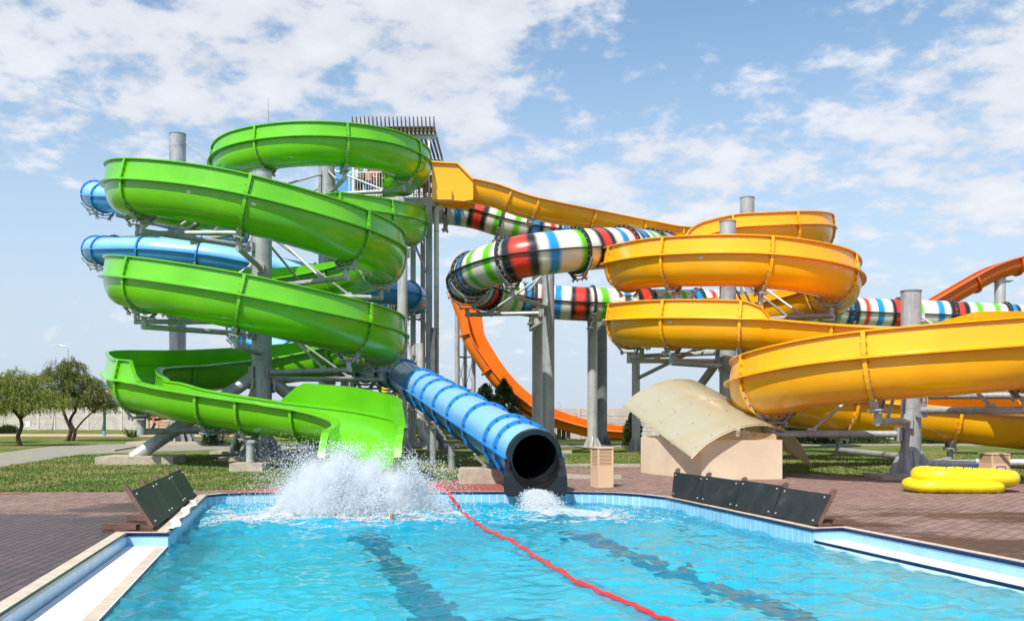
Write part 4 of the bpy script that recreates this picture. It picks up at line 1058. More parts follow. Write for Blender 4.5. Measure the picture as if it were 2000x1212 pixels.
# ledges
lz = -.155
Ll = [(-3.05, 3), (-5.04, 12.64), (-4.52, 12.64), (-2.32, 3)]
mb = MB(); mb.prism([(-3.05, 3), (-5.05, 12.645), (-4.525, 12.645), (-2.325, 3)], -1.5, lz); mb.build('ledge', M['white_rough'], pw)
def edge_strip(a, b_, w0, z, m, nm, uvw=None, w1=0):
    a = Vector(a); b_ = Vector(b_); t_ = (b_ - a).normalized(); n_ = Vector((-t_.y, t_.x)); l = (b_ - a).length; bz = z - .035
    mb_ = MB(); mb_.add([(*(a + n_ * w1), z), (*(b_ + n_ * w1), z), (*(b_ + n_ * w0), z), (*(a + n_ * w0), z), (*(a + n_ * w1), bz), (*(b_ + n_ * w1), bz), (*(a + n_ * w0), bz), (*(b_ + n_ * w0), bz)], [(0, 1, 2, 3), (4, 5, 1, 0), (6, 7, 2, 3)], 0, [((0, .1), (l, .1), (l, .3), (0, .3)), ((0, .1), (l, .1), (l, .3), (0, .3)), ((0, .1), (l, .1), (l, .3), (0, .3))])
    return mb_.build(nm, m, pw)
edge_strip((-2.32, 3), (-4.52, 12.645), .14, lz + .003, M['coping'], 'ledge_tile', w1=.022)
edge_strip((-2.32, 3), (-4.52, 12.645), .022, lz - .004, M['navy'], 'ledge_trim', w1=-.004)
Lr = [(4.10, 13.1), (4.54, 13.21), (7.28, 3), (6.9, 3)]
mb = MB(); mb.prism([(4.105, 13.1), (4.54, 13.21), (7.28, 3), (6.905, 3)], -1.5, lz + .015); mb.build('ledge', M['white_rough'], pw)
edge_strip((6.9, 3), (4.10, 13.09), -.035, lz + .02, M['navy'], 'ledge_trim', w1=-.004)
FZ = -1.1
mb = MB(); fl = Oc; tr = geometry.tessellate_polygon([[Vector((x, y, 0)) for x, y in fl]]); mb.add([(x, y, FZ) for x, y in fl], [tuple(t) for t in tr]); mb.build('floor', M['poolfloor'], pw)
def lane(pts, w, z): 
    a = [Vector(p_) for p_ in pts]; mb_ = MB()
    for i in range(len(a) - 1):
        t_ = (a[i + 1] - a[i]).normalized(); n_ = Vector((-t_.y, t_.x)) * w / 2
        mb_.add([(*(a[i] + n_), z), (*(a[i + 1] + n_), z), (*(a[i + 1] - n_), z), (*(a[i] - n_), z)], [(0, 1, 2, 3)])
    return mb_.build('lane_line', M['navy_floor'], pw)
M['navy_floor'] = simple('navy_floor_tile', (.003, .014, .06), (.005, .02, .08), 12, .4)
lane([(-.62, 9.0), (-2.45, 16.0)], .42, FZ + .004); lane([(-1.3, 8.95), (.35, 9.2)], .34, FZ + .008)
lane([(3.3, 7.6), (.95, 15.8)], .46, FZ + .004)

# ------------------------------------------------------------------ water
WZ = -.20
def inside(poly, XX, YY):
    r_ = np.zeros(XX.shape, bool); n_ = len(poly)
    for i in range(n_):
        x1, y1 = poly[i]; x2, y2 = poly[(i + 1) % n_]
        c = ((y1 > YY) != (y2 > YY)) & (XX < (x2 - x1) * (YY - y1) / (y2 - y1 + 1e-12) + x1); r_ ^= c
    return r_
st_ = .035; xs = np.arange(-6.1, 7.5, st_); ys = np.arange(3.0, 19.4, st_)
XX, YY = np.meshgrid(xs, ys); ZZ = np.zeros_like(XX)
wv = np.random.default_rng(5)
for k in range(110):
    lam = .105 * (1.0 / .105) ** wv.random(); th = wv.normal(math.pi / 2, .95); ph = wv.random() * 6.28
    kx, ky = 2 * math.pi / lam * math.cos(th), 2 * math.pi / lam * math.sin(th)
    s_ = np.sin(kx * XX + ky * YY + ph + .8 * np.sin(XX * 1.3 + k) + .7 * np.sin(YY * 1.1 + 2 * k))
    ZZ += lam ** .85 * .0031 * (s_ + .35 * np.sin(2 * (kx * XX + ky * YY + ph)))
# disturbance near the splash and the jet
dS = np.hypot(XX + 2.9, YY - 17.3); dJ = np.hypot(XX - .7, YY - 17.6)
ZZ *= 1 + .9 * np.exp(-(dS / 2.6) ** 2) + .8 * np.exp(-(dJ / 1.6) ** 2)
ZZ *= 1.1 + .38 * np.sin(XX * .9 + .5 * YY) * np.sin(YY * .7 - .4 * XX + 1) + .22 * np.sin(XX * 2.3 - YY * 1.1 + 2)
ZZ += .035 * np.cos(dS * 5.2) * np.exp(-(dS - 1.2).clip(0) / 1.5)
ny, nx = XX.shape; keep = inside(offset(Oc, .06), XX, YY)
cell = keep[:-1, :-1] & keep[1:, :-1] & keep[:-1, 1:] & keep[1:, 1:]
idx = np.arange(nx * ny).reshape(ny, nx)
Fq = np.stack([idx[:-1, :-1], idx[:-1, 1:], idx[1:, 1:], idx[1:, :-1]], -1)[cell]
used = np.unique(Fq); remap = -np.ones(nx * ny, int); remap[used] = np.arange(len(used))
V = np.stack([XX.ravel(), YY.ravel(), WZ + ZZ.ravel()], -1)[used]
m, nt, b = mat('pool_water')
b.inputs['Base Color'].default_value = (.008, .50, .74, 1); b.inputs['Roughness'].default_value = .06; b.inputs['IOR'].default_value = 1.33; gl = N(nt, 'ShaderNodeBsdfGlass'); gl.inputs['IOR'].default_value = 1.33; gl.inputs['Roughness'].default_value = 0.0; gl.inputs['Color'].default_value = (.82, .99, 1.0, 1)
nw = noise_n(nt, coords(nt, 'Object', (1, 1.6, 1)), 9, 5, .65, .5); bp = N(nt, 'ShaderNodeBump'); bp.inputs['Strength'].default_value = .10; bp.inputs['Distance'].default_value = .02
L(nt, nw.outputs['Fac'], bp.inputs['Height']); L(nt, bp.outputs['Normal'], gl.inputs['Normal'])
L(nt, bp.outputs['Normal'], b.inputs['Normal'])
tpn = N(nt, 'ShaderNodeBsdfTransparent'); tpn.inputs['Color'].default_value = (.66, .97, 1.0, 1); gsn = N(nt, 'ShaderNodeBsdfGlossy'); gsn.inputs['Roughness'].default_value = .06; frn = N(nt, 'ShaderNodeFresnel'); frn.inputs['IOR'].default_value = 1.33
L(nt, bp.outputs['Normal'], gsn.inputs['Normal']); L(nt, bp.outputs['Normal'], frn.inputs['Normal'])
mB = N(nt, 'ShaderNodeMixShader'); L(nt, frn.outputs[0], mB.inputs[0]); L(nt, tpn.outputs[0], mB.inputs[1]); L(nt, gsn.outputs[0], mB.inputs[2])
mC = N(nt, 'ShaderNodeMixShader'); mC.inputs[0].default_value = .74; L(nt, mB.outputs[0], mC.inputs[1]); L(nt, gl.outputs[0], mC.inputs[2])
# air bubbles and suspended haze whiten the body of the water, more near the splash
sxw = coords(nt); dw = N(nt, 'ShaderNodeVectorMath', operation='DISTANCE'); L(nt, sxw, dw.inputs[0]); dw.inputs[1].default_value = (-2.85, 17.2, WZ)
mrw = N(nt, 'ShaderNodeMapRange', interpolation_type='SMOOTHSTEP'); L(nt, dw.outputs['Value'], mrw.inputs['Value']); mrw.inputs['From Min'].default_value = .8; mrw.inputs['From Max'].default_value = 4.5; mrw.inputs['To Min'].default_value = .62; mrw.inputs['To Max'].default_value = .17
mD = N(nt, 'ShaderNodeMixShader'); L(nt, mrw.outputs['Result'], mD.inputs[0]); L(nt, mC.outputs[0], mD.inputs[1]); L(nt, b.outputs[0], mD.inputs[2])
L(nt, mD.outputs[0], nt.nodes['Material Output'].inputs['Surface']); M['water'] = m
water = tag(np_mesh('water', V, remap[Fq], 4, [m], True), kind='structure')
# ================================================================== SPLASH, JET, FOAM
m, nt, b = mat('white_water'); b.inputs['Base Color'].default_value = (.86, .92, .95, 1); b.inputs['Roughness'].default_value = .25
b.inputs['Base Color'].default_value = (.93, .96, .98, 1); b.inputs['Roughness'].default_value = .4
tr = N(nt, 'ShaderNodeBsdfTranslucent'); tr.inputs['Color'].default_value = (.93, .97, 1, 1); mx = N(nt, 'ShaderNodeMixShader'); mx.inputs[0].default_value = .45
L(nt, b.outputs[0], mx.inputs[1]); L(nt, tr.outputs[0], mx.inputs[2]); L(nt, mx.outputs[0], nt.nodes['Material Output'].inputs['Surface'])
M['foam'] = m
OCT = np.array([(1, 0, 0), (-1, 0, 0), (0, 1, 0), (0, -1, 0), (0, 0, 1), (0, 0, -1)], float)
OF = np.array([(0, 2, 4), (2, 1, 4), (1, 3, 4), (3, 0, 4), (2, 0, 5), (1, 2, 5), (3, 1, 5), (0, 3, 5)])
def drops(name, Pn, S, label, cat, m, stretch=None):
    n_ = len(Pn); A = rng.normal(size=(n_, 3, 3)); q_, _ = np.linalg.qr(A)
    base = OCT[None] * S[:, None, None] * (1 + .5 * rng.random((n_, 6, 1)))
    if stretch is not None: base = base * stretch[:, None, :]
    else: base = np.einsum('nij,nkj->nki', q_, base * np.array([1, .75, .6]))
    V_ = (base + Pn[:, None, :]).reshape(-1, 3); Fc_ = (OF[None] + (np.arange(n_) * 6)[:, None, None]).reshape(-1, 3)
    o = np_mesh(name, V_, Fc_, 3, [m], True)
    return tag(o, label, cat, kind='stuff')
def splash_pts():
    out = []; sz = []
    C = np.array([-2.98, 17.5, WZ])
    def burst(n_, c, az, spread, el0, el1, v0, v1, tm, s0, s1):
        a = rng.normal(az, spread, n_); e = rng.uniform(el0, el1, n_); v = rng.uniform(v0, v1, n_) ; t = rng.random(n_) ** .75 * tm
        p = np.stack([np.cos(a) * np.cos(e) * v * t, np.sin(a) * np.cos(e) * v * t, np.sin(e) * v * t - 4.9 * t * t], -1) + c
        p += rng.normal(0, .035, p.shape); k = p[:, 2] > WZ - .02
        out.append(p[k]); s = .8 * rng.uniform(s0, s1, n_) * (1.25 - .5 * t / tm); sz.append(s[k])
    # jets thrown sideways and up, in many narrow sheets
    for k in range(64):
        az = rng.choice([math.pi, 0., -math.pi / 2, math.pi / 2], p=[.36, .30, .22, .12]) + rng.normal(0, .5)
        right = abs(math.cos(az)) > .5 and math.cos(az) > 0
        e = rng.uniform(.35, 1.35); v = rng.uniform(2.4, 4.2)
        if k % 4 == 0: v = rng.uniform(3.8, 5.2)
        if k % 5 == 0: e = rng.uniform(1.05, 1.5); v = rng.uniform(4.2, 5.3)
        c = C + np.array([rng.normal(0, .45), rng.normal(0, .35), 0])
        burst(900, c, az, .09, e - .10, e + .10, v * .78, v, .62, .006, .018)
    # dense low cloud
    n_ = 60000
    a = rng.uniform(0, 6.283, n_); r_ = rng.random(n_) ** .6 * (1 + .30 * np.abs(rng.normal(0, .35, n_)))
    lob = 1 + .18 * np.sin(3 * a + 1) + .12 * np.sin(5 * a + 2.2)
    x = C[0] + .05 + 1.50 * r_ * np.cos(a) * lob; y = C[1] + .95 * r_ * np.sin(a) * lob
    hgt = (.66 + .16 * np.sin(4.1 * x + 1) + .12 * np.sin(7.3 * x) + .08 * np.sin(9 * y + 2)) * np.clip(1 - r_ ** 1.8, 0, 1) ** .6
    z = WZ + hgt * rng.random(n_) ** .7
    out.append(np.stack([x, y, z], -1)); sz.append(rng.uniform(.004, .011, n_))
    # veil of fine drops over the cloud
    n_ = 42000; a = rng.uniform(0, 6.283, n_); q = np.abs(rng.normal(0, 1, n_)); x = C[0] + .05 + 1.15 * q * np.cos(a) * .8; y = C[1] + .7 * q * np.sin(a); z = WZ + np.abs(rng.normal(.40, .30, n_)) * np.exp(-(x - C[0]) ** 2 / 4)
    wv_ = np.sin(5 * x + 3 * z) + np.sin(9 * x - 4 * z + 1) + np.sin(13 * z + 2 * x); k = (wv_ > -.6); out.append(np.stack([x, y, z], -1)[k]); sz.append(rng.uniform(.004, .010, n_)[k])
    # stray drops up to the left
    n_ = 2600; p = np.stack([rng.normal(-4.0, .45, n_), rng.normal(17.9, .5, n_), WZ + .35 + np.abs(rng.normal(.35, .28, n_))], -1); out.append(p); sz.append(rng.uniform(.004, .010, n_))
    n_ = 500; p = np.stack([rng.normal(-1.35, .25, n_), rng.normal(17.9, .4, n_), WZ + .3 + np.abs(rng.normal(.3, .25, n_))], -1); out.append(p); sz.append(rng.uniform(.004, .010, n_))
    return np.vstack(out), np.hstack(sz)
Pn, S = splash_pts()
keep_ = ~((np.abs(Pn[:, 0] + 2.0) < .16) & (Pn[:, 1] < 16.35) & (Pn[:, 2] > WZ))
drops('splash', Pn[keep_], S[keep_], 'big burst of white spray at the foot of the green slide', 'splash', M['foam'])
# fine spray hanging in the air: a lumpy body of drifting mist
mm_, nt, b = mat('spray_mist'); nt.nodes.remove(b); pv = N(nt, 'ShaderNodeVolumePrincipled'); pv.inputs['Color'].default_value = (.97, .985, 1, 1); pv.inputs['Anisotropy'].default_value = .2
vv = coords(nt); C_ = Vector((-2.98, 17.5, WZ))
sb = N(nt, 'ShaderNodeVectorMath', operation='SUBTRACT'); L(nt, vv, sb.inputs[0]); sb.inputs[1].default_value = C_
ds2 = N(nt, 'ShaderNodeVectorMath', operation='DIVIDE'); L(nt, sb.outputs[0], ds2.inputs[0]); ds2.inputs[1].default_value = (1.55, 1.05, 1.12)
ln_ = N(nt, 'ShaderNodeVectorMath', operation='LENGTH'); L(nt, ds2.outputs[0], ln_.inputs[0])
nz = noise_n(nt, coords(nt, 'Object', (1, 1, .55)), 3.2, 6, .65, .4)
a1 = N(nt, 'ShaderNodeMath', operation='MULTIPLY_ADD'); L(nt, nz.outputs['Fac'], a1.inputs[0]); a1.inputs[1].default_value = 1.5; a1.inputs[2].default_value = -.22
s1_ = N(nt, 'ShaderNodeMath', operation='SUBTRACT'); L(nt, a1.outputs[0], s1_.inputs[0]); L(nt, ln_.outputs['Value'], s1_.inputs[1])
mrv = N(nt, 'ShaderNodeMapRange', interpolation_type='SMOOTHSTEP'); L(nt, s1_.outputs[0], mrv.inputs['Value']); mrv.inputs['From Min'].default_value = -.42; mrv.inputs['From Max'].default_value = .35; mrv.inputs['To Max'].default_value = 20
L(nt, mrv.outputs['Result'], pv.inputs['Density']); L(nt, pv.outputs[0], nt.nodes['Material Output'].inputs['Volume'])
bm = bmesh.new(); bmesh.ops.create_icosphere(bm, subdivisions=4, radius=1)
for v in bm.verts:
    v.co.x *= 1.9; v.co.y *= 1.25; v.co.z = max(v.co.z, 0) * 1.5
    v.co += C_ + Vector((0, 0, .012))
me = bpy.data.meshes.new('spray_mist'); bm.to_mesh(me); bm.free(); me.materials.append(mm_); o = bpy.data.objects.new('spray_mist', me); col.objects.link(o)
tag(o, 'soft white mist hanging over the splash of the green slide', 'mist', kind='stuff')
# water leaving the black mouth and the green mouth
n_ = 15000; t = rng.random(n_); xj = .456 + rng.normal(0, .085, n_) * (1 + 1.3 * t) + .12 * t; yj = 18.55 - .75 * t + rng.normal(0, .05, n_); zj = .06 - .30 * t ** 1.6 + rng.normal(0, .03, n_)
zj = np.maximum(zj, WZ); pj = np.stack([xj, yj, zj], -1); sj = rng.uniform(.005, .013, n_)
n2_ = 3500; a = rng.uniform(0, 6.28, n2_); r_ = rng.random(n2_) ** .5
pf_ = np.stack([.75 + .55 * r_ * np.cos(a) + .3 * r_, 17.5 + .55 * r_ * np.sin(a) - .35 * r_, WZ + .09 * (1 - r_) * rng.random(n2_) + .01], -1)
drops('water_jet', np.vstack([pj, pf_]), np.hstack([sj, rng.uniform(.004, .010, n2_)]), 'white jet of water pouring from the black tube mouth', 'water jet', M['foam'])
# flat foam streaks riding on the water
def wz_at(x, y):
    i = np.clip(((y - ys[0]) / st_).astype(int), 0, ny - 1); j = np.clip(((x - xs[0]) / st_).astype(int), 0, nx - 1); return WZ + ZZ[i, j]
fp_ = []; fs_ = []
def streaks(n_, cx, cy, rx, ry, thr, seed, s0=.012, s1=.035):
    x = rng.normal(cx, rx, n_); y = rng.normal(cy, ry, n_)
    f = np.array([noise.fractal(Vector((a * 1.4, b_ * 3.2, seed)), .7, 2.1, 5) for a, b_ in zip(x, y)])
    d = np.exp(-(((x - cx) / rx) ** 2 + ((y - cy) / ry) ** 2) / 2)
    k = f > thr + .45 * (1 - d) * rng.random(n_); k &= inside(offset(Oc, -.1), x, y)
    x, y = x[k], y[k]; fp_.append(np.stack([x, y, wz_at(x, y) + .006], -1)); fs_.append(rng.uniform(s0, s1, len(x)))
streaks(26000, -2.9, 16.7, 1.1, .55, -.02, 3.1, .006, .018); streaks(9000, -4.1, 16.5, .8, .7, .14, 5.5, .006, .018); streaks(20000, 1.2, 16.9, .6, .5, .06, 9.2, .006, .018)
streaks(6000, -1.6, 16.9, .6, .6, .08, 2.2, .006, .018); streaks(5000, -4.6, 17.2, .7, .5, .05, 7.7, .008, .02)
Pn = np.vstack(fp_); S = np.hstack(fs_); stc = np.stack([np.full(len(S), 1.6), np.full(len(S), 1.0), np.full(len(S), .22)], -1) * (.6 + .8 * rng.random((len(S), 1)))
drops('foam', Pn, S, 'patches of white foam drifting on the water below both slides', 'foam', M['foam'], stc)

# ================================================================== LANE ROPE
rp_ = empty('lane_rope', (X(1100, 11), 11, WZ), 'red floating lane rope snaking from the far pool edge towards the camera', 'rope')
pts = [(905, 1002), (940, 1027), (985, 1049), (1020, 1067), (1050, 1089), (1080, 1105), (1120, 1131), (1165, 1153), (1195, 1164), (1240, 1184), (1280, 1200), (1330, 1222), (1400, 1252), (1480, 1292)]
wp_ = [(*G(a, b_, WZ + .02), WZ + .02) for a, b_ in pts]
RP = Path(wp_, .03); mb = MB(); rr_ = []
rp_pts = []
for i in range(RP.n):
    z_ = float(wz_at(np.array([RP.p[i].x]), np.array([RP.p[i].y]))[0]); rp_pts.append(Vector((RP.p[i].x + .012 * math.sin(RP.s[i] * 7), RP.p[i].y, .45 * z_ + .55 * WZ + .02)))
    rr_.append(.027 + .004 * math.sin(RP.s[i] * 9) + .004 * noise.noise(Vector((RP.s[i] * 3, 0, 0))))
mb.tube(rp_pts, rr_, 12); mb.build('float_line', M['rope_red'], rp_)
for a, b_ in (((846, 946), (873, 957)), ((875, 961), (886, 976)), ((886.5, 977), (896, 989))):
    D1 = 19.6 if a[0] == 846 else 18.7 - (a[0] - 875) * .05; D2 = 19.3 if a[0] == 846 else 18.4 - (b_[0] - 886) * .1
    mb = MB(); p1, p2 = P(*a, D1), P(*b_, D2); p1.z = max(p1.z, .05) if a[0] == 846 else p1.z
    mb.tube([p1, p1.lerp(p2, .5) + Vector((0, 0, -.004)), p2], .034, 12); mb.build('float', M['rope_red'], rp_)
mb = MB(); mb.tube([P(846, 946, 19.6), P(873, 957, 19.3), P(875, 961, 18.7), P(886, 976, 18.4), P(896, 989, 17.3), rp_pts[0]], .008, 6); mb.build('cord', M['bolt'], rp_)

# ================================================================== SPLASH SHIELDS
def shield_mat():
    m, nt, b = mat('dark_wet_plastic_sheet'); v = coords(nt, 'Object', (1, 1, .5)); n = noise_n(nt, v, 3, 6, .65, .6)
    r = ramp(nt, [(.3, (.010, .012, .013)), (.6, (.022, .024, .025)), (.8, (.06, .062, .06))]); L(nt, n.outputs['Fac'], r.inputs['Fac']); L(nt, r.outputs['Color'], b.inputs['Base Color'])
    rr = ramp(nt, [(.35, (.38, .38, .38)), (.7, (.62, .62, .62))]); L(nt, n.outputs['Fac'], rr.inputs['Fac']); L(nt, rr.outputs['Color'], b.inputs['Roughness'])
    n2 = noise_n(nt, coords(nt), 1.4, 3, .5); bump(nt, b, n2.outputs['Fac'], .25, .05); b.inputs['Coat Weight'].default_value = .0
    return m
M['shield'] = shield_mat()
def shield(label, b0, b1, t0, t1, n_pan, n_bat, out):
    b0, b1, t0, t1 = map(Vector, (b0, b1, t0, t1)); e = empty('splash_shield', tuple((b0 + b1) / 2), label, 'splash guard')
    nrm_ = (b1 - b0).cross(t0 - b0).normalized(); 
    if nrm_.dot(Vector((out[0], out[1], 0))) < 0: nrm_ = -nrm_
    for k in range(n_pan):
        f0, f1 = k / n_pan + .002, (k + 1) / n_pan - .002
        j = .012 * ((k * 7) % 3 - 1)
        q = [b0.lerp(b1, f0), b0.lerp(b1, f1), t0.lerp(t1, f1) + Vector((0, 0, j)), t0.lerp(t1, f0) + Vector((0, 0, j))]
        mb_ = MB(); m_ = 6; vs = []
        for s_ in (0, .012):
            for iy in range(m_ + 1):
                for ix in range(m_ + 1):
                    p_ = q[0].lerp(q[1], ix / m_).lerp(q[3].lerp(q[2], ix / m_), iy / m_); w_ = .012 * math.sin(math.pi * ix / m_) * (1 if k % 2 else -.6)
                    vs.append(p_ + nrm_ * (s_ + w_))
        fs = []; g_ = lambda s_, ix, iy: s_ * (m_ + 1) ** 2 + iy * (m_ + 1) + ix
        for ix in range(m_):
            for iy in range(m_):
                for s_ in (0, 1): fs.append((g_(s_, ix, iy), g_(s_, ix + 1, iy), g_(s_, ix + 1, iy + 1), g_(s_, ix, iy + 1)))
        for ix in range(m_): fs += [(g_(0, ix, 0), g_(0, ix + 1, 0), g_(1, ix + 1, 0), g_(1, ix, 0)), (g_(0, ix, m_), g_(0, ix + 1, m_), g_(1, ix + 1, m_), g_(1, ix, m_)), (g_(0, 0, ix), g_(0, 0, ix + 1), g_(1, 0, ix + 1), g_(1, 0, ix)), (g_(0, m_, ix), g_(0, m_, ix + 1), g_(1, m_, ix + 1), g_(1, m_, ix))]
        mb_.add(vs, fs, 0, smooth=True)
        for fx in (.08, .92):
            for fy in (.12, .88):
                c = q[0].lerp(q[1], fx).lerp(q[3].lerp(q[2], fx), fy) - nrm_ * .006; mb_.tube([c, c - nrm_ * .014], .014, 8, 1)
        mb_.build('panel', [M['shield'], M['bolt']] if False else [M['shield'], M['galv_light']], e, 30)
    for k in range(n_bat):
        f = (k + .05) / (n_bat - .9) if n_bat > 1 else .5
        f = min(.99, f); p0_ = b0.lerp(b1, f) + nrm_ * .05; p1_ = t0.lerp(t1, f) + nrm_ * .05; p1_ = p0_ + (p1_ - p0_) * 1.13
        mb_ = MB(); mb_.beam(p0_ + Vector((0, 0, .0)), p1_, .10, .055, nrm_); hor = Vector((nrm_.x, nrm_.y, 0)).normalized()
        mb_.beam(p0_ + Vector((0, 0, .0)), p0_ + hor * (.5 if out[0] < 0 else .2), .10, .055)
        bt = mb_.build('batten', M['wood_dark'], e)
    return e
shield('dark plastic splash shield with brown timber props on the left pool edge', (-4.86, 13.15, .04), (-6.0, 18.3, .04), (-5.22, 13.2, .54), (-6.36, 18.5, .50), 3, 5, (-1, -.2))
shield('long black splash shield of rubber sheets on the right pool edge', (2.98, 18.0, .04), (4.22, 13.35, .04), (3.06, 18.2, .49), (4.50, 13.55, .46), 4, 5, (1, .2))
for k, (px, py, a, ln, lab) in enumerate(((236, 1034, -.15, .5, 'brown hollow board lying flat at the foot of the left shield'), (270, 1017, -.35, .35, 'short brown board end lying behind the left shield'), (1618, 1024, -.1, .42, 'brown hollow board lying beside the right shield'))):
    x, y = G(px, py); mb = MB(); d = Vector((math.cos(a), math.sin(a), 0))
    c = Vector((x, y, .045)); up = Vector((0, 0, 1)); r = d.cross(up)
    for s_ in (-1, 1): mb.beam(c - d * ln / 2 + r * s_ * .045, c + d * ln / 2 + r * s_ * .045, .012, .05)
    mb.beam(c - d * ln / 2 + up * .03, c + d * ln / 2 + up * .03, .102, .012); mb.beam(c - d * ln / 2 - up * .03, c + d * ln / 2 - up * .03, .102, .012); mb.beam(c - d * ln / 2, c + d * ln / 2, .01, .05)
    o = mb.build('loose_board', M['wood_dark'], None, loc=(x, y, 0)); tag(o, lab, 'board')
mb = MB(); pts = [Vector((-4.62, 13.0, .03)).lerp(Vector((-5.7, 17.4, .03)), k / 14) + Vector((.05 * math.sin(k * 1.3), 0, .012 * math.cos(k * 2))) for k in range(15)]
for i in range(14): mb.beam(pts[i], pts[i + 1], .10 + .03 * math.sin(i), .012)
tag(mb.build('liner_strip', M['white_paint'], None, loc=(-5.1, 15, 0)), 'loose whitish plastic strip along the foot of the left shield', 'plastic strip')

# ================================================================== PUMP ROOM WITH CANOPY
blk = empty('pump_room', (5.2, 24.5, 0), 'low rendered beige block under a curved translucent canopy', 'low building')
M['render'] = simple('beige_render', (.76, .61, .44), (.66, .52, .38), 1.2, .95, 0, .6, 90)
mb = MB(); c1, c2, c3 = (3.44, 25.7), (4.50, 22.85), (6.5, 23.15)
t_ = .18
outer = [c1, c2, c3, (6.6, 26.6), (3.9, 27.4)]
def inset(poly, d): 
    o_ = offset(poly, d); A = sum(poly[i][0] * poly[(i + 1) % len(poly)][1] - poly[(i + 1) % len(poly)][0] * poly[i][1] for i in range(len(poly)))
    return o_
inn = offset(outer, .18)
for i in range(5):
    j = (i + 1) % 5; a, b_, c, d = outer[i], outer[j], inn[j], inn[i]
    hz2 = .94
    mb.add([(*a, -.1), (*b_, -.1), (*c, -.1), (*d, -.1), (*a, hz2), (*b_, hz2), (*c, hz2), (*d, hz2)], [(0, 1, 5, 4), (2, 3, 7, 6), (4, 5, 6, 7)])
mb.build('wall', M['render'], blk)
mb = MB(); mb.add([(x, y, .3) for x, y in offset(outer, .17)], [(0, 1, 2, 3, 4)]); mb.build('inner_floor', M['concrete'], blk)
def poly_mat():
    m, nt, b = mat('yellowed_polycarbonate'); v = coords(nt); n = noise_n(nt, v, 1.3, 5, .6)
    r = ramp(nt, [(.35, (.80, .74, .52)), (.65, (.82, .82, .74))]); L(nt, n.outputs['Fac'], r.inputs['Fac']); L(nt, r.outputs['Color'], b.inputs['Base Color'])
    b.inputs['Roughness'].default_value = .22; b.inputs['Coat Weight'].default_value = .8; b.inputs['Coat Roughness'].default_value = .12
    tr = N(nt, 'ShaderNodeBsdfTranslucent'); tr.inputs['Color'].default_value = (.75, .70, .50, 1); mx = N(nt, 'ShaderNodeMixShader'); mx.inputs[0].default_value = .55
    L(nt, b.outputs[0], mx.inputs[1]); L(nt, tr.outputs[0], mx.inputs[2]); tp = N(nt, 'ShaderNodeBsdfTransparent'); tp.inputs['Color'].default_value = (.9, .85, .7, 1); m3 = N(nt, 'ShaderNodeMixShader'); m3.inputs[0].default_value = .17
    L(nt, mx.outputs[0], m3.inputs[1]); L(nt, tp.outputs[0], m3.inputs[2]); L(nt, m3.outputs[0], nt.nodes['Material Output'].inputs['Surface'])
    return m
M['poly'] = poly_mat()
arc = spline([(4.19, 22.5, P(0, 893, 22.5).z), (4.62, 22.62, P(0, 862, 22.62).z), (5.35, 22.8, P(0, 834, 22.8).z), (6.1, 23.1, P(0, 828, 23.1).z), (6.75, 23.6, P(0, 842, 23.6).z), (7.3, 24.2, P(0, 872, 24.2).z), (7.65, 24.6, P(0, 910, 24.6).z)], .12)[0]
axis = Vector((-1.08, 4.55, 1.22)); nA = len(arc); nB = 16
def cp(i, f): 
    p_ = Vector(arc[i]) + axis * f
    return p_
for s_ in range(2):
    mb = MB(); vs = []; f0, f1 = (0, .5) if s_ == 0 else (.49, 1)
    for th in (0, .012 + .0):
        for j in range(nB + 1):
            f = f0 + (f1 - f0) * j / nB
            for i in range(nA): vs.append(cp(i, f) + Vector((0, 0, th + .012 * s_)))
    g_ = lambda th, i, j: th * nA * (nB + 1) + j * nA + i
    fs = [(g_(th, i, j), g_(th, i + 1, j), g_(th, i + 1, j + 1), g_(th, i, j + 1)) for th in (0, 1) for i in range(nA - 1) for j in range(nB)]
    fs += [(g_(0, i, j), g_(0, i + 1, j), g_(1, i + 1, j), g_(1, i, j)) for j in (0, nB) for i in range(nA - 1)] + [(g_(0, i, j), g_(0, i, j + 1), g_(1, i, j + 1), g_(1, i, j)) for i in (0, nA - 1) for j in range(nB)]
    mb.add(vs, fs, 0, smooth=True); mb.build('canopy_sheet', M['poly'], blk, 50)
mb = MB()
for f in (.0, .25, .5, .75, 1.0): mb.tube([cp(i, f) - Vector((0, 0, .03)) for i in range(0, nA)], .016, 6)
for i in (1, nA // 3, nA // 2, 2 * nA // 3, nA - 2): mb.tube([cp(i, 0) - Vector((0, 0, .05)), cp(i, 1) - Vector((0, 0, .05))], .014, 6)
for px_, D_ in ((1453, 23.3), (1400, 24.0)):
    x = X(px_, D_); mb.tube([(x, D_, .9), (x, D_, 1.4)], .014, 6); mb.tube([(x - .55, D_, .95), (x, D_, 1.15), (x + .55, D_, .95)], .012, 6)
for k in range(7): mb.tube([(5.0, 23.0 + .05 * k, .95 + .04 * k), (6.4, 23.3, .95 + .02 * k)], .008, 5)
mb.build('canopy_frame', M['beige'], blk)
mb = MB()
for f in (.03, .26, .49, .52, .74, .97):
    for i in range(2, nA - 2, 4): c = cp(i, f) + Vector((0, 0, .028)); mb.box(c, (.022, .022, .012))
mb.build('canopy_screws', M['bolt'], blk)

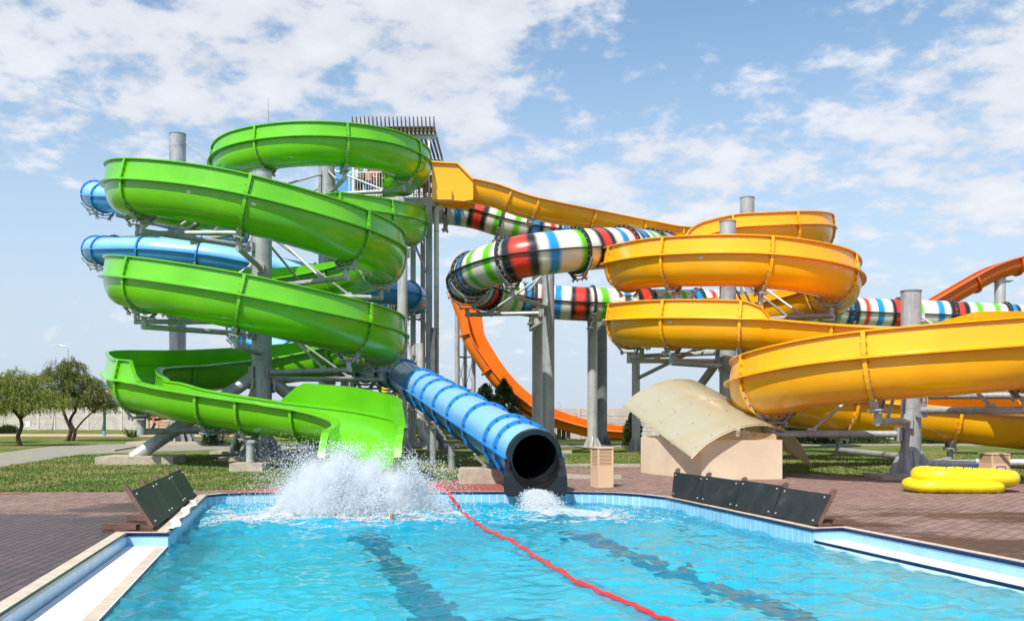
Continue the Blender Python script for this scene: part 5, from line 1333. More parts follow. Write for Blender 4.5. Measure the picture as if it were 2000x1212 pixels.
# ================================================================== VENT BOXES
def vent(label, cx, cy, w_, d_, h, rz, flush=False):
    e = empty('vent_box', (cx, cy, 0), label, 'vent box', 'beige ventilation boxes'); rot = Matrix.Rotation(rz, 3, 'Z')
    def bx(nm, c, s_, m): mb_.box(Vector((cx, cy, 0)) + rot @ Vector(c), s_, rot)
    mb_ = MB(); bx(0, (0, 0, h * .27), (w_, d_, h * .54), 0); bx(0, (0, 0, h - .015), (w_ + .02, d_ + .02, .03), 0)
    for sx_ in (-1, 1):
        for sy_ in (-1, 1): bx(0, (sx_ * (w_ / 2 - .02), sy_ * (d_ / 2 - .02), h * .77), (.04, .04, h * .46), 0)
    bx(0, (0, 0, h * .77), (w_ - .1, d_ - .1, h * .44), 0)
    mb_.build('housing', M['beige'], e)
    mb_ = MB(); n_ = 13
    for k in range(n_):
        z = h * .56 + (h * .41) * k / (n_ - 1)
        tilt = Matrix.Rotation(.6, 3, 'X'); 
        mb_.box(Vector((cx, cy, 0)) + rot @ Vector((0, -d_ / 2 + .02, z)), (w_ - .07, .035, .008), rot @ tilt)
        mb_.box(Vector((cx, cy, 0)) + rot @ Vector((-w_ / 2 + .02, 0, z)), (.035, d_ - .07, .008), rot @ Matrix.Rotation(.6, 3, 'Y').inverted())
        mb_.box(Vector((cx, cy, 0)) + rot @ Vector((w_ / 2 - .02, 0, z)), (.035, d_ - .07, .008), rot @ Matrix.Rotation(.6, 3, 'Y'))
    mb_.build('louvres', M['beige'], e)
vent('tall beige louvred vent box standing on the deck right of the black tube mouth', X(1176, 20.7), 20.75, .36, .42, .86, .30)
vent('beige louvred vent box behind the yellow raft', X(1946, 24.6), 24.7, .52, .5, .56, .18)

# ================================================================== RAFT
ra = empty('inflatable_raft', (X(1885, 19.3), 19.3, 0), 'bright yellow two-layer inflatable raft with blue handles lying on the deck', 'raft')
def loop(cx, cy, cz, rx, ry, rad, tilt=0, n_=48, wr=.0, pinch=0):
    pts = []
    for k in range(n_):
        a = 2 * math.pi * k / n_; c_, s_ = math.cos(a), math.sin(a); ex = .75
        x = rx * math.copysign(abs(c_) ** ex, c_); y = ry * math.copysign(abs(s_) ** ex, s_) * (1 - pinch * math.exp(-(c_ / .35) ** 2))
        pts.append(Vector((cx + x, cy + y, cz + tilt * x)))
    rads = [rad * (1 + wr * math.sin(k * 2.7) + wr * .7 * math.sin(k * 5.3)) for k in range(n_)]
    return pts, rads
cxr = X(1882, 19.3)
mb = MB(); p_, r_ = loop(cxr - .12, 19.5, .13, .86, .50, .13, -.01, wr=.055, pinch=.12); mb.tube(p_, r_, 16, closed=True); mb.build('lower_tube', M['raft'], ra, 60)
mb = MB(); p_, r_ = loop(cxr + .16, 19.60, .30, .88, .46, .17, -.035, wr=.045, pinch=.1); mb.tube(p_, r_, 16, closed=True); mb.build('upper_tube', M['raft'], ra, 60)
mb = MB(); mb.box((cxr + .05, 19.55, .21), (1.6, .8, .05)); mb.build('floor_sheet', M['raft'], ra)
for hx, hy in ((-.42, -.36), (-.1, -.42), (.35, .40), (.62, -.30)):
    mb = MB(); z_ = .49 - .02 * hx; c = Vector((cxr + .16 + hx, 19.62 + hy * .9, z_)); mb.tube([c + Vector((-.09, 0, -.02)), c + Vector((-.08, 0, .035)), c + Vector((.08, 0, .035)), c + Vector((.09, 0, -.02))], .013, 8); mb.build('handle', M['navy_plastic'], ra)

# ================================================================== GROUND PIPES near right column
for k, (a, D1, b_, D2, z_, lab) in enumerate((((1806), 24.6, 1905, 24.4, .30, 'light grey pipe lying low behind the raft'), (1905, 25.6, 2060, 25.2, .28, 'grey pipe running off to the right behind the second vent box'))):
    mb = MB(); mb.tube([(X(a, D1), D1, z_), (X(b_, D2), D2, z_)], .10, 16); mb.box((X(a, D1) + .2, D1, z_ / 2 - .05), (.12, .2, z_)); tag(mb.build('ground_pipe', M['galv_light'], None, loc=(X(a, D1), D1, 0)), lab, 'pipe')

# ================================================================== PERIMETER WALLS
def wall_mat():
    m, nt, b = mat('precast_stone_panel'); v = coords(nt, 'Object', (1, 1, 1)); 
    br = N(nt, 'ShaderNodeTexVoronoi'); mp = coords(nt, 'Object', (2.2, 2.2, 6.5)); L(nt, mp, br.inputs['Vector']); br.inputs['Scale'].default_value = 1; br.feature = 'DISTANCE_TO_EDGE'
    n = noise_n(nt, v, 1.5, 7, .65); r = ramp(nt, [(.3, (.42, .39, .35)), (.7, (.62, .57, .51))]); L(nt, n.outputs['Fac'], r.inputs['Fac'])
    e = ramp(nt, [(0, (.72, .72, .72)), (.06, (1, 1, 1))]); L(nt, br.outputs['Distance'], e.inputs['Fac'])
    mx = N(nt, 'ShaderNodeMix', data_type='RGBA', blend_type='MULTIPLY'); mx.inputs['Factor'].default_value = .8; L(nt, r.outputs['Color'], mx.inputs['A']); L(nt, e.outputs['Color'], mx.inputs['B']); L(nt, mx.outputs['Result'], b.inputs['Base Color'])
    b.inputs['Roughness'].default_value = .95; bump(nt, b, br.outputs['Distance'], .5, .05); return m
M['precast'] = wall_mat(); M['post_c'] = simple('wall_post_concrete', (.62, .58, .52), (.54, .50, .45), 3, .9)
def fence(label, x0, y0, x1, y1, n_, h, props=False):
    e = empty('concrete_panel_wall', ((x0 + x1) / 2, (y0 + y1) / 2, 0), label, 'wall'); a = Vector((x0, y0, 0)); b_ = Vector((x1, y1, 0)); t_ = (b_ - a).normalized(); nn_ = Vector((t_.y, -t_.x, 0))
    if nn_.y > 0: nn_ = -nn_
    for k in range(n_):
        p0_, p1_ = a.lerp(b_, k / n_), a.lerp(b_, (k + 1) / n_); mb_ = MB()
        for j in range(4):
            z0_ = h * j / 4; mb_.beam(p0_ + Vector((0, 0, z0_ + h / 8)), p1_ + Vector((0, 0, z0_ + h / 8)), .05, h / 4 - .03)
            mb_.beam(p0_ + Vector((0, .01, z0_ + h / 4 - .015)), p1_ + Vector((0, .01, z0_ + h / 4 - .015)), .03, .03)
        mb_.build('panel', M['precast'], e)
        mb_ = MB(); mb_.box(p0_ + Vector((0, 0, h / 2)), (.15, .15, h + .04)); mb_.build('post', M['post_c'], e)
        if props and k % 3 == 1:
            mb_ = MB(); mb_.beam(p0_ + nn_ * .1 + Vector((0, 0, h * .82)), p0_ + nn_ * .9 + t_ * -.9 + Vector((0, 0, 0)), .08, .08); mb_.build('prop', M['post_c'], e)
fence('long pale concrete panel wall behind the trees on the left', X(-120, 88), 88, X(660, 88), 88, 24, 2.1, True)
fence('grey concrete panel wall behind the orange half-pipe and the columns', X(985, 58), 58, X(2150, 58), 57, 24, 1.85)

# ================================================================== SHOP BEHIND THE WALL, PLAYGROUND
sh = empty('shop_building', (X(190, 104), 104, 0), 'shop behind the wall with a blue roof edge and red lettering on a white board', 'building')
D_ = 104; xa, xb = X(100, D_), X(262, D_)
mb = MB(); mb.box(((xa + xb) / 2, D_ + 3, P(0, 757, D_).z / 2), (xb - xa, 6, P(0, 757, D_).z)); mb.build('wall', simple('cream_shop_wall', (.6, .55, .45), None, 1, .9), sh)
mb = MB(); mb.box(((xa + xb) / 2, D_ + 2.9, P(0, 755, D_).z), (xb - xa + .4, 6.4, .35)); mb.build('roof_edge', simple('blue_fascia', (.06, .28, .6), None, 1, .5), sh)
mb = MB(); mb.box(((xa + xb) / 2, D_ - .06, P(0, 765.5, D_).z), (xb - xa, .12, 1.05)); mb.build('sign_board', M['white_paint'], sh)
mb = MB(); mb.box((X(228, D_), D_ - .06, P(0, 781, D_).z), (2.0, .1, .75)); mb.build('blue_panel', bpy.data.materials['blue_fascia'], sh)
mb = MB(); mb.box(((xa + xb) / 2, D_ - 3, P(0, 789, D_ - 3).z - .4), (xb - xa, .1, 1.5)); mb.build('brown_fence', M['brown_panel'], sh)
fc = bpy.data.curves.new('sign_lettering', 'FONT'); fc.body = 'ЛЬНЫЙ К'; fc.size = 1.25; fc.extrude = .02; fc.space_character = 1.05
fo = bpy.data.objects.new('sign_lettering', fc); col.objects.link(fo); fc.materials.append(simple('red_sign_letter', (.75, .10, .09), None, 3, .5))
bpy.context.view_layer.update(); me_ = bpy.data.meshes.new_from_object(fo); me_.name = 'sign_lettering'; bpy.data.objects.remove(fo)
fo = bpy.data.objects.new('sign_lettering', me_); col.objects.link(fo)
fo.rotation_euler = (R(90), 0, 0); fo.location = (X(177, D_), D_ - .16, P(0, 772.5, D_).z); adopt(fo, sh)
fb = empty('kiosk_frame', (X(345, 80), 80, 0), 'orange timber frame with red and orange boats beside the long wall', 'playground frame')
for px_ in (291, 300, 389, 399):
    mb = MB(); mb.box((X(px_, 80) , 80, .0 + 1.1), (.14, .14, 2.2)); mb.build('post', M['orange_wood'], fb)
mb = MB(); mb.beam((X(289, 80), 80, 2.2), (X(401, 80), 80, 2.2), .14, .14); mb.beam((X(289, 80), 80.8, 2.2), (X(401, 80), 80.8, 2.2), .14, .14); mb.build('top_beam', M['orange_wood'], fb)
mb = MB()
for k in range(3): mb.beam((X(309, 79), 79, .25 + .27 * k), (X(372, 79), 79, .25 + .27 * k), .06, .15)
for px_ in (309, 328, 350, 372): mb.box((X(px_, 79), 79.06, .42), (.1, .06, .85))
tag(mb.build('plank_fence', M['orange_wood'], None, loc=(X(340, 79), 79, 0)), 'low orange plank fence under the green slide near the wall', 'fence')
def boat(label, px_, D_, z, ln, w_, m, tilt, cat='toy boat'):
    mb_ = MB(); n_ = 12; rows = []; c = Vector((X(px_, D_), D_, z))
    for i in range(n_ + 1):
        f = i / n_ * 2 - 1; ww = w_ * (1 - f ** 4) ** .6 + .01; sheer = .18 * f * f
        rows.append([(f * ln / 2, 0 - ww, .12 + sheer), (f * ln / 2 * .97, -ww * .6, -.06 + sheer), (f * ln / 2 * .95, 0, -.12 + sheer), (f * ln / 2 * .97, ww * .6, -.06 + sheer), (f * ln / 2, ww, .12 + sheer), (f * ln / 2 * .95, ww * .8, .1 + sheer), (f * ln / 2 * .9, 0, -.05 + sheer), (f * ln / 2 * .95, -ww * .8, .1 + sheer)])
    rt = Matrix.Rotation(tilt, 3, 'Y'); vs = [c + rt @ Vector(v) for r_ in rows for v in r_]
    mb_.add(vs, [(i * 8 + k, i * 8 + (k + 1) % 8, (i + 1) * 8 + (k + 1) % 8, (i + 1) * 8 + k) for i in range(n_) for k in range(8)], smooth=True)
    return tag(mb_.build('toy_boat', m, None, loc=tuple(c)), label, cat)
boat('red plastic boat standing behind the orange plank fence', 305, 80.5, 1.0, 1.5, .38, M['red_paint'], .0)
boat('small orange boat leaning on the red one', 316, 79.5, 1.15, 1.0, .3, M['orange'], .45)
mb = MB(); mb.beam((X(294, 78.5), 78.5, .03), (X(303, 78.5), 78.5, .75), .5, .05); mb.beam((X(294, 78.5), 78.5, .03), (X(272, 78.5), 78.3, .05), .5, .04); tag(mb.build('ramp_board', M['brown_panel'], None, loc=(X(298, 78.5), 78.5, 0)), 'brown sloping board left of the orange plank fence', 'ramp')
for px_, D_, yt, lab in ((204, 66, 770, 'dark green pole with a pale blue foot left of the green slide'), (392, 72, 775, 'dark green pole beyond the slanting strut, near the dark cypress')):
    e = empty('thin_pole', (X(px_, D_), D_, 0), lab, 'pole', 'dark green poles by the sandy path'); z_ = P(0, yt, D_).z
    mb = MB(); mb.tube([(X(px_, D_), D_, .2), (X(px_, D_), D_, z_)], .085, 12); mb.build('shaft', M['green_pole'], e)
    mb = MB(); mb.tube([(X(px_, D_), D_, -.05), (X(px_, D_), D_, .35)], .105, 12); mb.build('foot', M['booth_blue'], e)
def lamp(px_, py_, D_, arm, lab):
    e = empty('street_lamp', (X(px_, D_), D_, 0), lab, 'street lamp', 'distant street lamps'); zt_ = P(0, py_, D_).z; x = X(px_, D_)
    mb_ = MB(); mb_.tube([(x, D_, 0), (x, D_, zt_ - .6), (x + arm * .25, D_, zt_ - .15), (x + arm, D_, zt_)], .09, 8); mb_.build('mast', M['galv_light'], e)
    mb_ = MB(); mb_.box((x + arm * 1.25, D_, zt_ + .02), (abs(arm) * .6, .35, .14)); mb_.build('lamp_head', M['lamp_white'], e)
lamp(133, 674, 125, -1.3, 'tall street lamp whose head shows above the left trees')
lamp(1183, 787, 200, -2.2, 'tiny distant street lamp between the pale and the dark column pair')
lamp(1094, 782, 210, -2.2, 'tiny distant street lamp just right of the striped tube column')
mb = MB(); mb.box((X(50, 86), 86.5, .55), (.42, .2, .5)); mb.tube([(X(50, 86), 86.5, 0), (X(50, 86), 86.5, .4)], .04, 6); tag(mb.build('meter_box', M['white_paint'], None, loc=(X(50, 86), 86.5, 0)), 'small white box on a stand against the left wall', 'box')

# ================================================================== PLANTS
def leafmat(name, a, b_, c_):
    m, nt, b = mat(name); oi = coords(nt); n = noise_n(nt, oi, 2.4, 4, .7); n2 = noise_n(nt, oi, 40, 2, .6)
    ad = N(nt, 'ShaderNodeMath', operation='MULTIPLY_ADD'); L(nt, n2.outputs['Fac'], ad.inputs[0]); ad.inputs[1].default_value = .8; L(nt, n.outputs['Fac'], ad.inputs[2])
    r = ramp(nt, [(.65, a), (.9, b_), (1.15 if False else 1.0, c_)]); L(nt, ad.outputs[0], r.inputs['Fac'])
    L(nt, r.outputs['Color'], b.inputs['Base Color']); b.inputs['Roughness'].default_value = .55
    tr = N(nt, 'ShaderNodeBsdfTranslucent'); L(nt, r.outputs['Color'], tr.inputs['Color']); mx = N(nt, 'ShaderNodeMixShader'); mx.inputs[0].default_value = .35
    L(nt, b.outputs[0], mx.inputs[1]); L(nt, tr.outputs[0], mx.inputs[2]); L(nt, mx.outputs[0], nt.nodes['Material Output'].inputs['Surface']); return m
M['willow'] = leafmat('willow_leaf', (.10, .15, .02), (.21, .26, .04), (.34, .36, .09))
M['willow2'] = leafmat('darker_willow_leaf', (.06, .10, .02), (.14, .18, .035), (.27, .27, .07))
M['conifer'] = leafmat('conifer_leaf', (.010, .035, .010), (.03, .07, .018), (.08, .12, .03))
M['shrub'] = leafmat('shrub_leaf', (.02, .05, .01), (.06, .12, .02), (.14, .20, .04))
M['rust_leaf'] = leafmat('rusty_leaf', (.05, .035, .015), (.10, .07, .03), (.16, .10, .04))
M['bark'] = simple('dark_bark', (.075, .05, .035), (.035, .025, .018), 9, .9, 0, .6, 30)
def leaves(Pn, Dr, ln, wd):
    """diamond leaves at points along directions"""
    n_ = len(Pn); Dr = Dr / np.linalg.norm(Dr, axis=1, keepdims=True); A = rng.normal(size=(n_, 3)); W_ = np.cross(Dr, A); W_ /= np.linalg.norm(W_, axis=1, keepdims=True) + 1e-9
    l = ln * rng.uniform(.6, 1.3, (n_, 1)); w_ = wd * rng.uniform(.6, 1.3, (n_, 1))
    V_ = np.stack([Pn, Pn + Dr * l * .45 + W_ * w_, Pn + Dr * l, Pn + Dr * l * .45 - W_ * w_], 1).reshape(-1, 3)
    return V_, np.arange(n_ * 4).reshape(-1, 4)
def willow(name, label, x, y, stems, crowns, nstr, lm, seed, group='young willows on the lawn'):
    r_ = np.random.default_rng(seed); e = empty(name, (x, y, 0), label, 'tree', group)
    mb_ = MB()
    for st in stems:
        pts = spline([(x + a, y + b_, c, rr) for a, b_, c, rr in st], .12)[0]; mb_.tube([Vector(p_[:3]) for p_ in pts], [float(p_[3]) for p_ in pts], 8)
    Ps = []; Ds = []
    top = [Vector((x + st[-1][0], y + st[-1][1], st[-1][2])) for st in stems]
    for (cx_, cy_, cz_, rx, ry, rz_, share) in crowns:
        c = Vector((x + cx_, y + cy_, cz_)); s_ = min(top, key=lambda q: (q - c).length)
        for k in range(max(3, int(7 * share))):
            v = Vector(r_.normal(size=3)); v.normalize(); tgt = c + Vector((v.x * rx * .85, v.y * ry * .85, abs(v.z) * rz_ * .7))
            mid = s_.lerp(tgt, .5) + Vector((0, 0, .15)); mb_.tube([s_ - Vector((0, 0, .15)), s_.lerp(mid, .6), mid, tgt], [.035, .025, .018, .006], 5)
        for k in range(int(nstr * share)):
            v = r_.normal(size=3); v /= np.linalg.norm(v); v[2] = abs(v[2]) * 1.0 - .25; q = r_.random() ** .38
            lump = 1 + .22 * math.sin(5 * v[0] + seed) + .2 * math.sin(6 * v[1] + 2 * seed) + .14 * math.sin(9 * v[2])
            p_ = np.array([c.x + v[0] * rx * q * lump, c.y + v[1] * ry * q * lump, c.z + v[2] * rz_ * q * lump]); ln = r_.uniform(.15, .65)
            m_ = int(ln * 34); h = np.array([v[0], v[1], 0]) * .5
            d = np.array([h[0], h[1], .25]); pos = p_.copy()
            for j in range(m_):
                d = d + np.array([0, 0, -.10]); dn = d / np.linalg.norm(d); pos = pos + dn * ln / m_
                Ps.append(pos.copy()); Ds.append(dn * .6 + r_.normal(0, .55, 3) + np.array([0, 0, -.3]))
    mb_.build('trunk', M['bark'], e, 50)
    V_, Fc_ = leaves(np.array(Ps), np.array(Ds), .10, .016); o = np_mesh('crown', V_, Fc_, 4, [lm]); adopt(o, e)
    return e
willow('willow_tree', 'small yellow-green willow nearest the left edge, single bent trunk', X(40, 46), 46, [[(0, 0, -.05, .13), (-.12, 0, .45, .10), (.06, 0, .95, .09), (-.02, 0, 1.4, .08)]],
       [(-.9, 0, 2.6, 1.0, 1.0, .95, 1), (.5, .1, 2.4, 1.1, 1.0, .9, 1.1), (1.25, -.1, 2.0, .75, .8, .7, .7), (-.2, .2, 3.1, 1.1, 1.0, .75, 1), (-1.4, 0, 1.9, .8, .8, .6, .6), (0.1, -.4, 1.9, 1.0, .7, .5, .6)], 560, M['willow'], 3)
willow('willow_tree', 'darker bushy willow with a forked trunk, right of the smaller one', X(135, 54), 54, [[(-.12, 0, -.05, .13), (.10, 0, .6, .11), (-.15, 0, 1.2, .09), (-.35, 0, 1.8, .08)], [(.15, 0, -.05, .12), (.3, .05, .5, .10), (.05, 0, 1.1, .085), (.35, 0, 1.7, .07)], [(.3, .05, .55, .06), (.75, 0, 1.1, .05), (1.4, 0, 1.7, .04)]],
       [(-.6, 0, 3.6, 1.15, 1.1, 1.0, 1.1), (.6, .1, 3.2, 1.2, 1.1, 1.0, 1.2), (-.5, .1, 2.6, 1.2, 1.1, .8, 1), (1.5, -.1, 2.5, .9, .9, .8, .8), (.1, 0, 4.2, .7, .8, .6, .45), (2.0, 0, 2.0, .5, .6, .5, .35), (.9, -.3, 2.1, .9, .7, .6, .5)], 620, M['willow2'], 8)
willow('willow_tree', 'tree at the very left edge of the picture, mostly cut off', X(-75, 50), 50, [[(0, 0, -.05, .15), (.1, 0, .8, .12), (-.1, 0, 1.6, .10)]],
       [(.3, 0, 3.0, 1.5, 1.2, 1.2, 1.5), (1.2, 0, 2.3, .9, .9, .8, .8), (0.5, 0, 4.2, .8, .8, .6, .5)], 520, M['willow2'], 12)
def conifer(name, label, x, y, h, w_, n_, lm, seed, cat='tree', group=None, shape=1., trunk=True, lsz=(.12, .03), drop=0.):
    r_ = np.random.default_rng(seed); e = empty(name, (x, y, 0), label, cat, group); mb_ = MB(); mb_.tube([(x, y, -.05), (x + .04, y, h * .5), (x, y, h * .93)], [.09 * h / 3, .06 * h / 3, .01], 7)
    for k in range(26):
        z = h * r_.uniform(.08, .9); a = r_.uniform(0, 6.28); rr = w_ * (1 - (z / h) ** shape) * .85; mb_.tube([(x, y, z), (x + rr * math.cos(a), y + rr * math.sin(a), z + rr * .5)], [.02, .005], 4)
    mb_.build('trunk', M['bark'], e)
    z = h * r_.random(n_) ** .85; a = r_.uniform(0, 6.28, n_); lump = 1 + .25 * np.sin(3 * a + z * 4 + seed) + .2 * np.sin(z * 9 + 2 * a); rad_ = w_ * (1 - (z / h) ** (1.6 * shape)) * lump * r_.random(n_) ** .4 + .02
    Pn_ = np.stack([x + rad_ * np.cos(a), y + rad_ * np.sin(a), z + r_.normal(0, .05, n_)], -1); Dr_ = np.stack([np.cos(a), np.sin(a), np.full(n_, .8 - drop)], -1) + r_.normal(0, .45, (n_, 3))
    V_, Fc_ = leaves(Pn_, Dr_, *lsz); o = np_mesh('crown', V_, Fc_, 4, [lm]); adopt(o, e); return e
conifer('conifer_tree', 'taller dark conifer under the orange half-pipe, right of its twin', X(985, 56.8), 58.2 - 3, P(0, 742, 55.2).z, 1.15, 9000, M['conifer'], 4, group='conifers below the orange half-pipe', shape=1.3)
conifer('conifer_tree', 'lower dark conifer behind the blue tube, left of its taller twin', X(948, 56), 56, P(0, 752, 56).z, 1.3, 9000, M['conifer'], 5, group='conifers below the orange half-pipe', shape=1.3)
conifer('cypress_bush', 'dark columnar cypress bush under the low green flume', X(410, 46), 46, 1.35, .34, 4200, M['conifer'], 6, 'bush', shape=2.5, lsz=(.09, .02))
conifer('bare_shrub', 'thin brown half-bare shrub beside the cypress bush', X(434, 48), 48, 1.15, .5, 900, M['rust_leaf'], 7, 'bush', shape=2.5, lsz=(.08, .02))
conifer('columnar_bush', 'dark narrow bush just left of the beige block', X(1236, 42), 42, P(0, 808, 42).z, .33, 3800, M['conifer'], 9, 'bush', shape=2.5)
conifer('columnar_bush', 'dark narrow bush behind the beige block between the columns', X(1480, 46), 46, 2.2, .5, 4200, M['conifer'], 10, 'bush', shape=2.5)
def bushes(name, label, x, y, L_, w_, h, n_, lm, seed, cat='hedge', lsz=(.11, .035)):
    r_ = np.random.default_rng(seed); u = r_.random(n_) * L_ - L_ / 2; a = r_.uniform(0, 3.1416, n_); q = r_.random(n_) ** .35
    hh = h * (1 + .14 * np.sin(u * 2.1 + seed) + .1 * np.sin(u * 5.3) + .06 * np.sin(u * 11)); Pn_ = np.stack([x + u + r_.normal(0, .05, n_), y + w_ * np.cos(a) * q, np.abs(hh * np.sin(a) * q) + .02], -1)
    Dr_ = np.stack([r_.normal(0, .5, n_), np.cos(a), np.sin(a) + .3], -1) + r_.normal(0, .4, (n_, 3)); V_, Fc_ = leaves(Pn_, Dr_, *lsz)
    o = np_mesh(name, V_ - np.array([x, y, 0]), Fc_, 4, [lm]); o.location = (x, y, 0); return tag(o, label, cat)
bushes('tall_hedge', 'tall dark hedge behind the posts of the blue tube', X(880, 60), 60, 5.2, 1.1, 2.9, 22000, M['conifer'], 2)
bushes('tall_hedge', 'rusty brown-green hedge beside the conifers', X(945, 61), 61, 2.6, 1.0, 2.2, 10000, M['rust_leaf'], 3)
bushes('low_hedge', 'low green shrub bed behind the pump room', X(1620, 50), 50, 5.6, 1.0, .85, 13000, M['shrub'], 4, 'shrubs')
bushes('low_hedge', 'small green shrubs behind the nearest yellow bend', X(1815, 50), 50, 2.2, .6, .55, 5000, M['shrub'], 5, 'shrubs')
bushes('low_hedge', 'dark shrubs far right below the yellow flume', X(1950, 52), 52, 4.0, .6, .6, 8000, M['shrub'], 8, 'shrubs')
bushes('low_hedge', 'thin low bushes near the wall beyond the green slide', X(470, 70), 70, 9.5, .6, .75, 9000, M['shrub'], 6, 'shrubs')
bushes('round_bush', 'small dark round bush at the left edge by the sandy path', X(8, 72), 72, 1.8, .6, .5, 3000, M['conifer'], 7, 'bush')
# yucca
x_, y_ = X(258, 60), 60; n_ = 90; a = rng.uniform(0, 6.28, n_); Pn_ = np.tile([0, 0, .02], (n_, 1)).astype(float); Dr_ = np.stack([np.cos(a), np.sin(a), rng.uniform(.3, 1.6, n_)], -1)
V_, Fc_ = leaves(Pn_, Dr_, .75, .03); o = np_mesh('yucca_plant', V_, Fc_, 4, [M['shrub']]); o.location = (x_, y_, 0); tag(o, 'spiky little plant on the lawn beyond the grey path', 'plant')
# distant tree line beyond the walls
# grass blades in the nearer lawn
gb_m, nt, b = mat('grass_blade'); n = noise_n(nt, coords(nt), .5, 6, .65, .3); n2 = noise_n(nt, coords(nt), 12, 3, .7); ad = N(nt, 'ShaderNodeMath', operation='MULTIPLY_ADD'); L(nt, n2.outputs['Fac'], ad.inputs[0]); ad.inputs[1].default_value = .5; L(nt, n.outputs['Fac'], ad.inputs[2])
r = ramp(nt, [(.55, (.07, .16, .015)), (.72, (.14, .20, .035)), (.92, (.33, .28, .10))]); L(nt, ad.outputs[0], r.inputs['Fac']); L(nt, r.outputs['Color'], b.inputs['Base Color']); b.inputs['Roughness'].default_value = .6
n_ = 260000; y = 19.2 + 17 * rng.random(n_) ** 1.5; x = (rng.random(n_) * 2 - 1) * (y * .56)
k = ~inside(DK, x, y); pth = np.array([G(-200, 892)] + pu + pd_[::-1] + [G(-200, 950)]); k &= ~inside([tuple(q) for q in pth], x, y)
for bx0, bx1, by0, by1 in ((-12.9, -10.3, 29.3, 31.3), (-7.7, -6.7, 25.9, 27.0), (-9.7, -7.0, 31.2, 32.8), (3.4, 6.7, 22.8, 27.4)): k &= ~((x > bx0) & (x < bx1) & (y > by0) & (y < by1))
x, y = x[k], y[k]; n_ = len(x); h = rng.uniform(.018, .05, n_) * np.where(np.sin(x * 3 + 2 * np.sin(y * 2)) > .6, 1.5, 1)
edge = ~inside(offset([(a, b_) for a, b_ in DK][::-1], .0), x, y)
a = rng.uniform(0, 3.14, n_); w_ = .006 + .0004 * y; dx, dy = np.cos(a) * w_, np.sin(a) * w_; lx, ly = rng.normal(0, .02, n_), rng.normal(0, .02, n_)
V_ = np.stack([np.stack([x - dx, y - dy, np.zeros(n_)], -1), np.stack([x + dx, y + dy, np.zeros(n_)], -1), np.stack([x + lx, y + ly, h], -1)], 1).reshape(-1, 3)
tag(np_mesh('grass', V_, np.arange(n_ * 3).reshape(-1, 3), 3, [gb_m]), 'short green and straw-coloured grass around the slide footings', 'grass', kind='stuff')
# ================================================================== SKY, SUN, CAMERA
SUN_EL = R(52); SUN_AZ = (-.46, -.89)   # towards the sun, left behind the camera
w = bpy.data.worlds.new('World'); sc.world = w; w.use_nodes = True
nt = w.node_tree; bg = nt.nodes['Background']
sky = N(nt, 'ShaderNodeTexSky'); sky.sky_type = 'NISHITA'; sky.sun_disc = False
sky.sun_elevation = SUN_EL
l_ = math.hypot(*SUN_AZ); sdir = Vector((SUN_AZ[0] / l_ * math.cos(SUN_EL), SUN_AZ[1] / l_ * math.cos(SUN_EL), math.sin(SUN_EL)))
sky.sun_rotation = math.atan2(sdir.x, sdir.y); sky.air_density = 1.0; sky.dust_density = .5; sky.ozone_density = 1.0
tc = N(nt, 'ShaderNodeTexCoord'); nrm = N(nt, 'ShaderNodeVectorMath', operation='NORMALIZE'); L(nt, tc.outputs['Generated'], nrm.inputs[0])
sx = N(nt, 'ShaderNodeSeparateXYZ'); L(nt, nrm.outputs['Vector'], sx.inputs[0])
ad = N(nt, 'ShaderNodeMath', operation='ADD'); L(nt, sx.outputs['Z'], ad.inputs[0]); ad.inputs[1].default_value = .28
mxm = N(nt, 'ShaderNodeMath', operation='MAXIMUM'); L(nt, ad.outputs[0], mxm.inputs[0]); mxm.inputs[1].default_value = .03
dv = N(nt, 'ShaderNodeVectorMath', operation='DIVIDE'); L(nt, nrm.outputs['Vector'], dv.inputs[0])
cb = N(nt, 'ShaderNodeCombineXYZ'); [L(nt, mxm.outputs[0], cb.inputs[k]) for k in range(3)]; L(nt, cb.outputs[0], dv.inputs[1])
def m2(op, a, b_=None, c=None):
    n_ = N(nt, 'ShaderNodeMath', operation=op)
    for k, v_ in enumerate((a, b_, c)):
        if v_ is None: continue
        if isinstance(v_, (int, float)): n_.inputs[k].default_value = v_
        else: L(nt, v_, n_.inputs[k])
    return n_.outputs[0]
n1 = noise_n(nt, dv.outputs['Vector'], 1.9, 4, .5, .1)
n2 = noise_n(nt, dv.outputs['Vector'], 9.0, 7, .55, .1)
n3 = noise_n(nt, dv.outputs['Vector'], 26, 6, .6, .1)
fac = m2('ADD', m2('MULTIPLY', n1.outputs['Fac'], .28), m2('ADD', m2('MULTIPLY', n2.outputs['Fac'], .80), m2('MULTIPLY', n3.outputs['Fac'], .34)))
def sdirv(px, py): return Vector(((px - 1000) / F, 1, (HZ - py) / F)).normalized()
cov = None
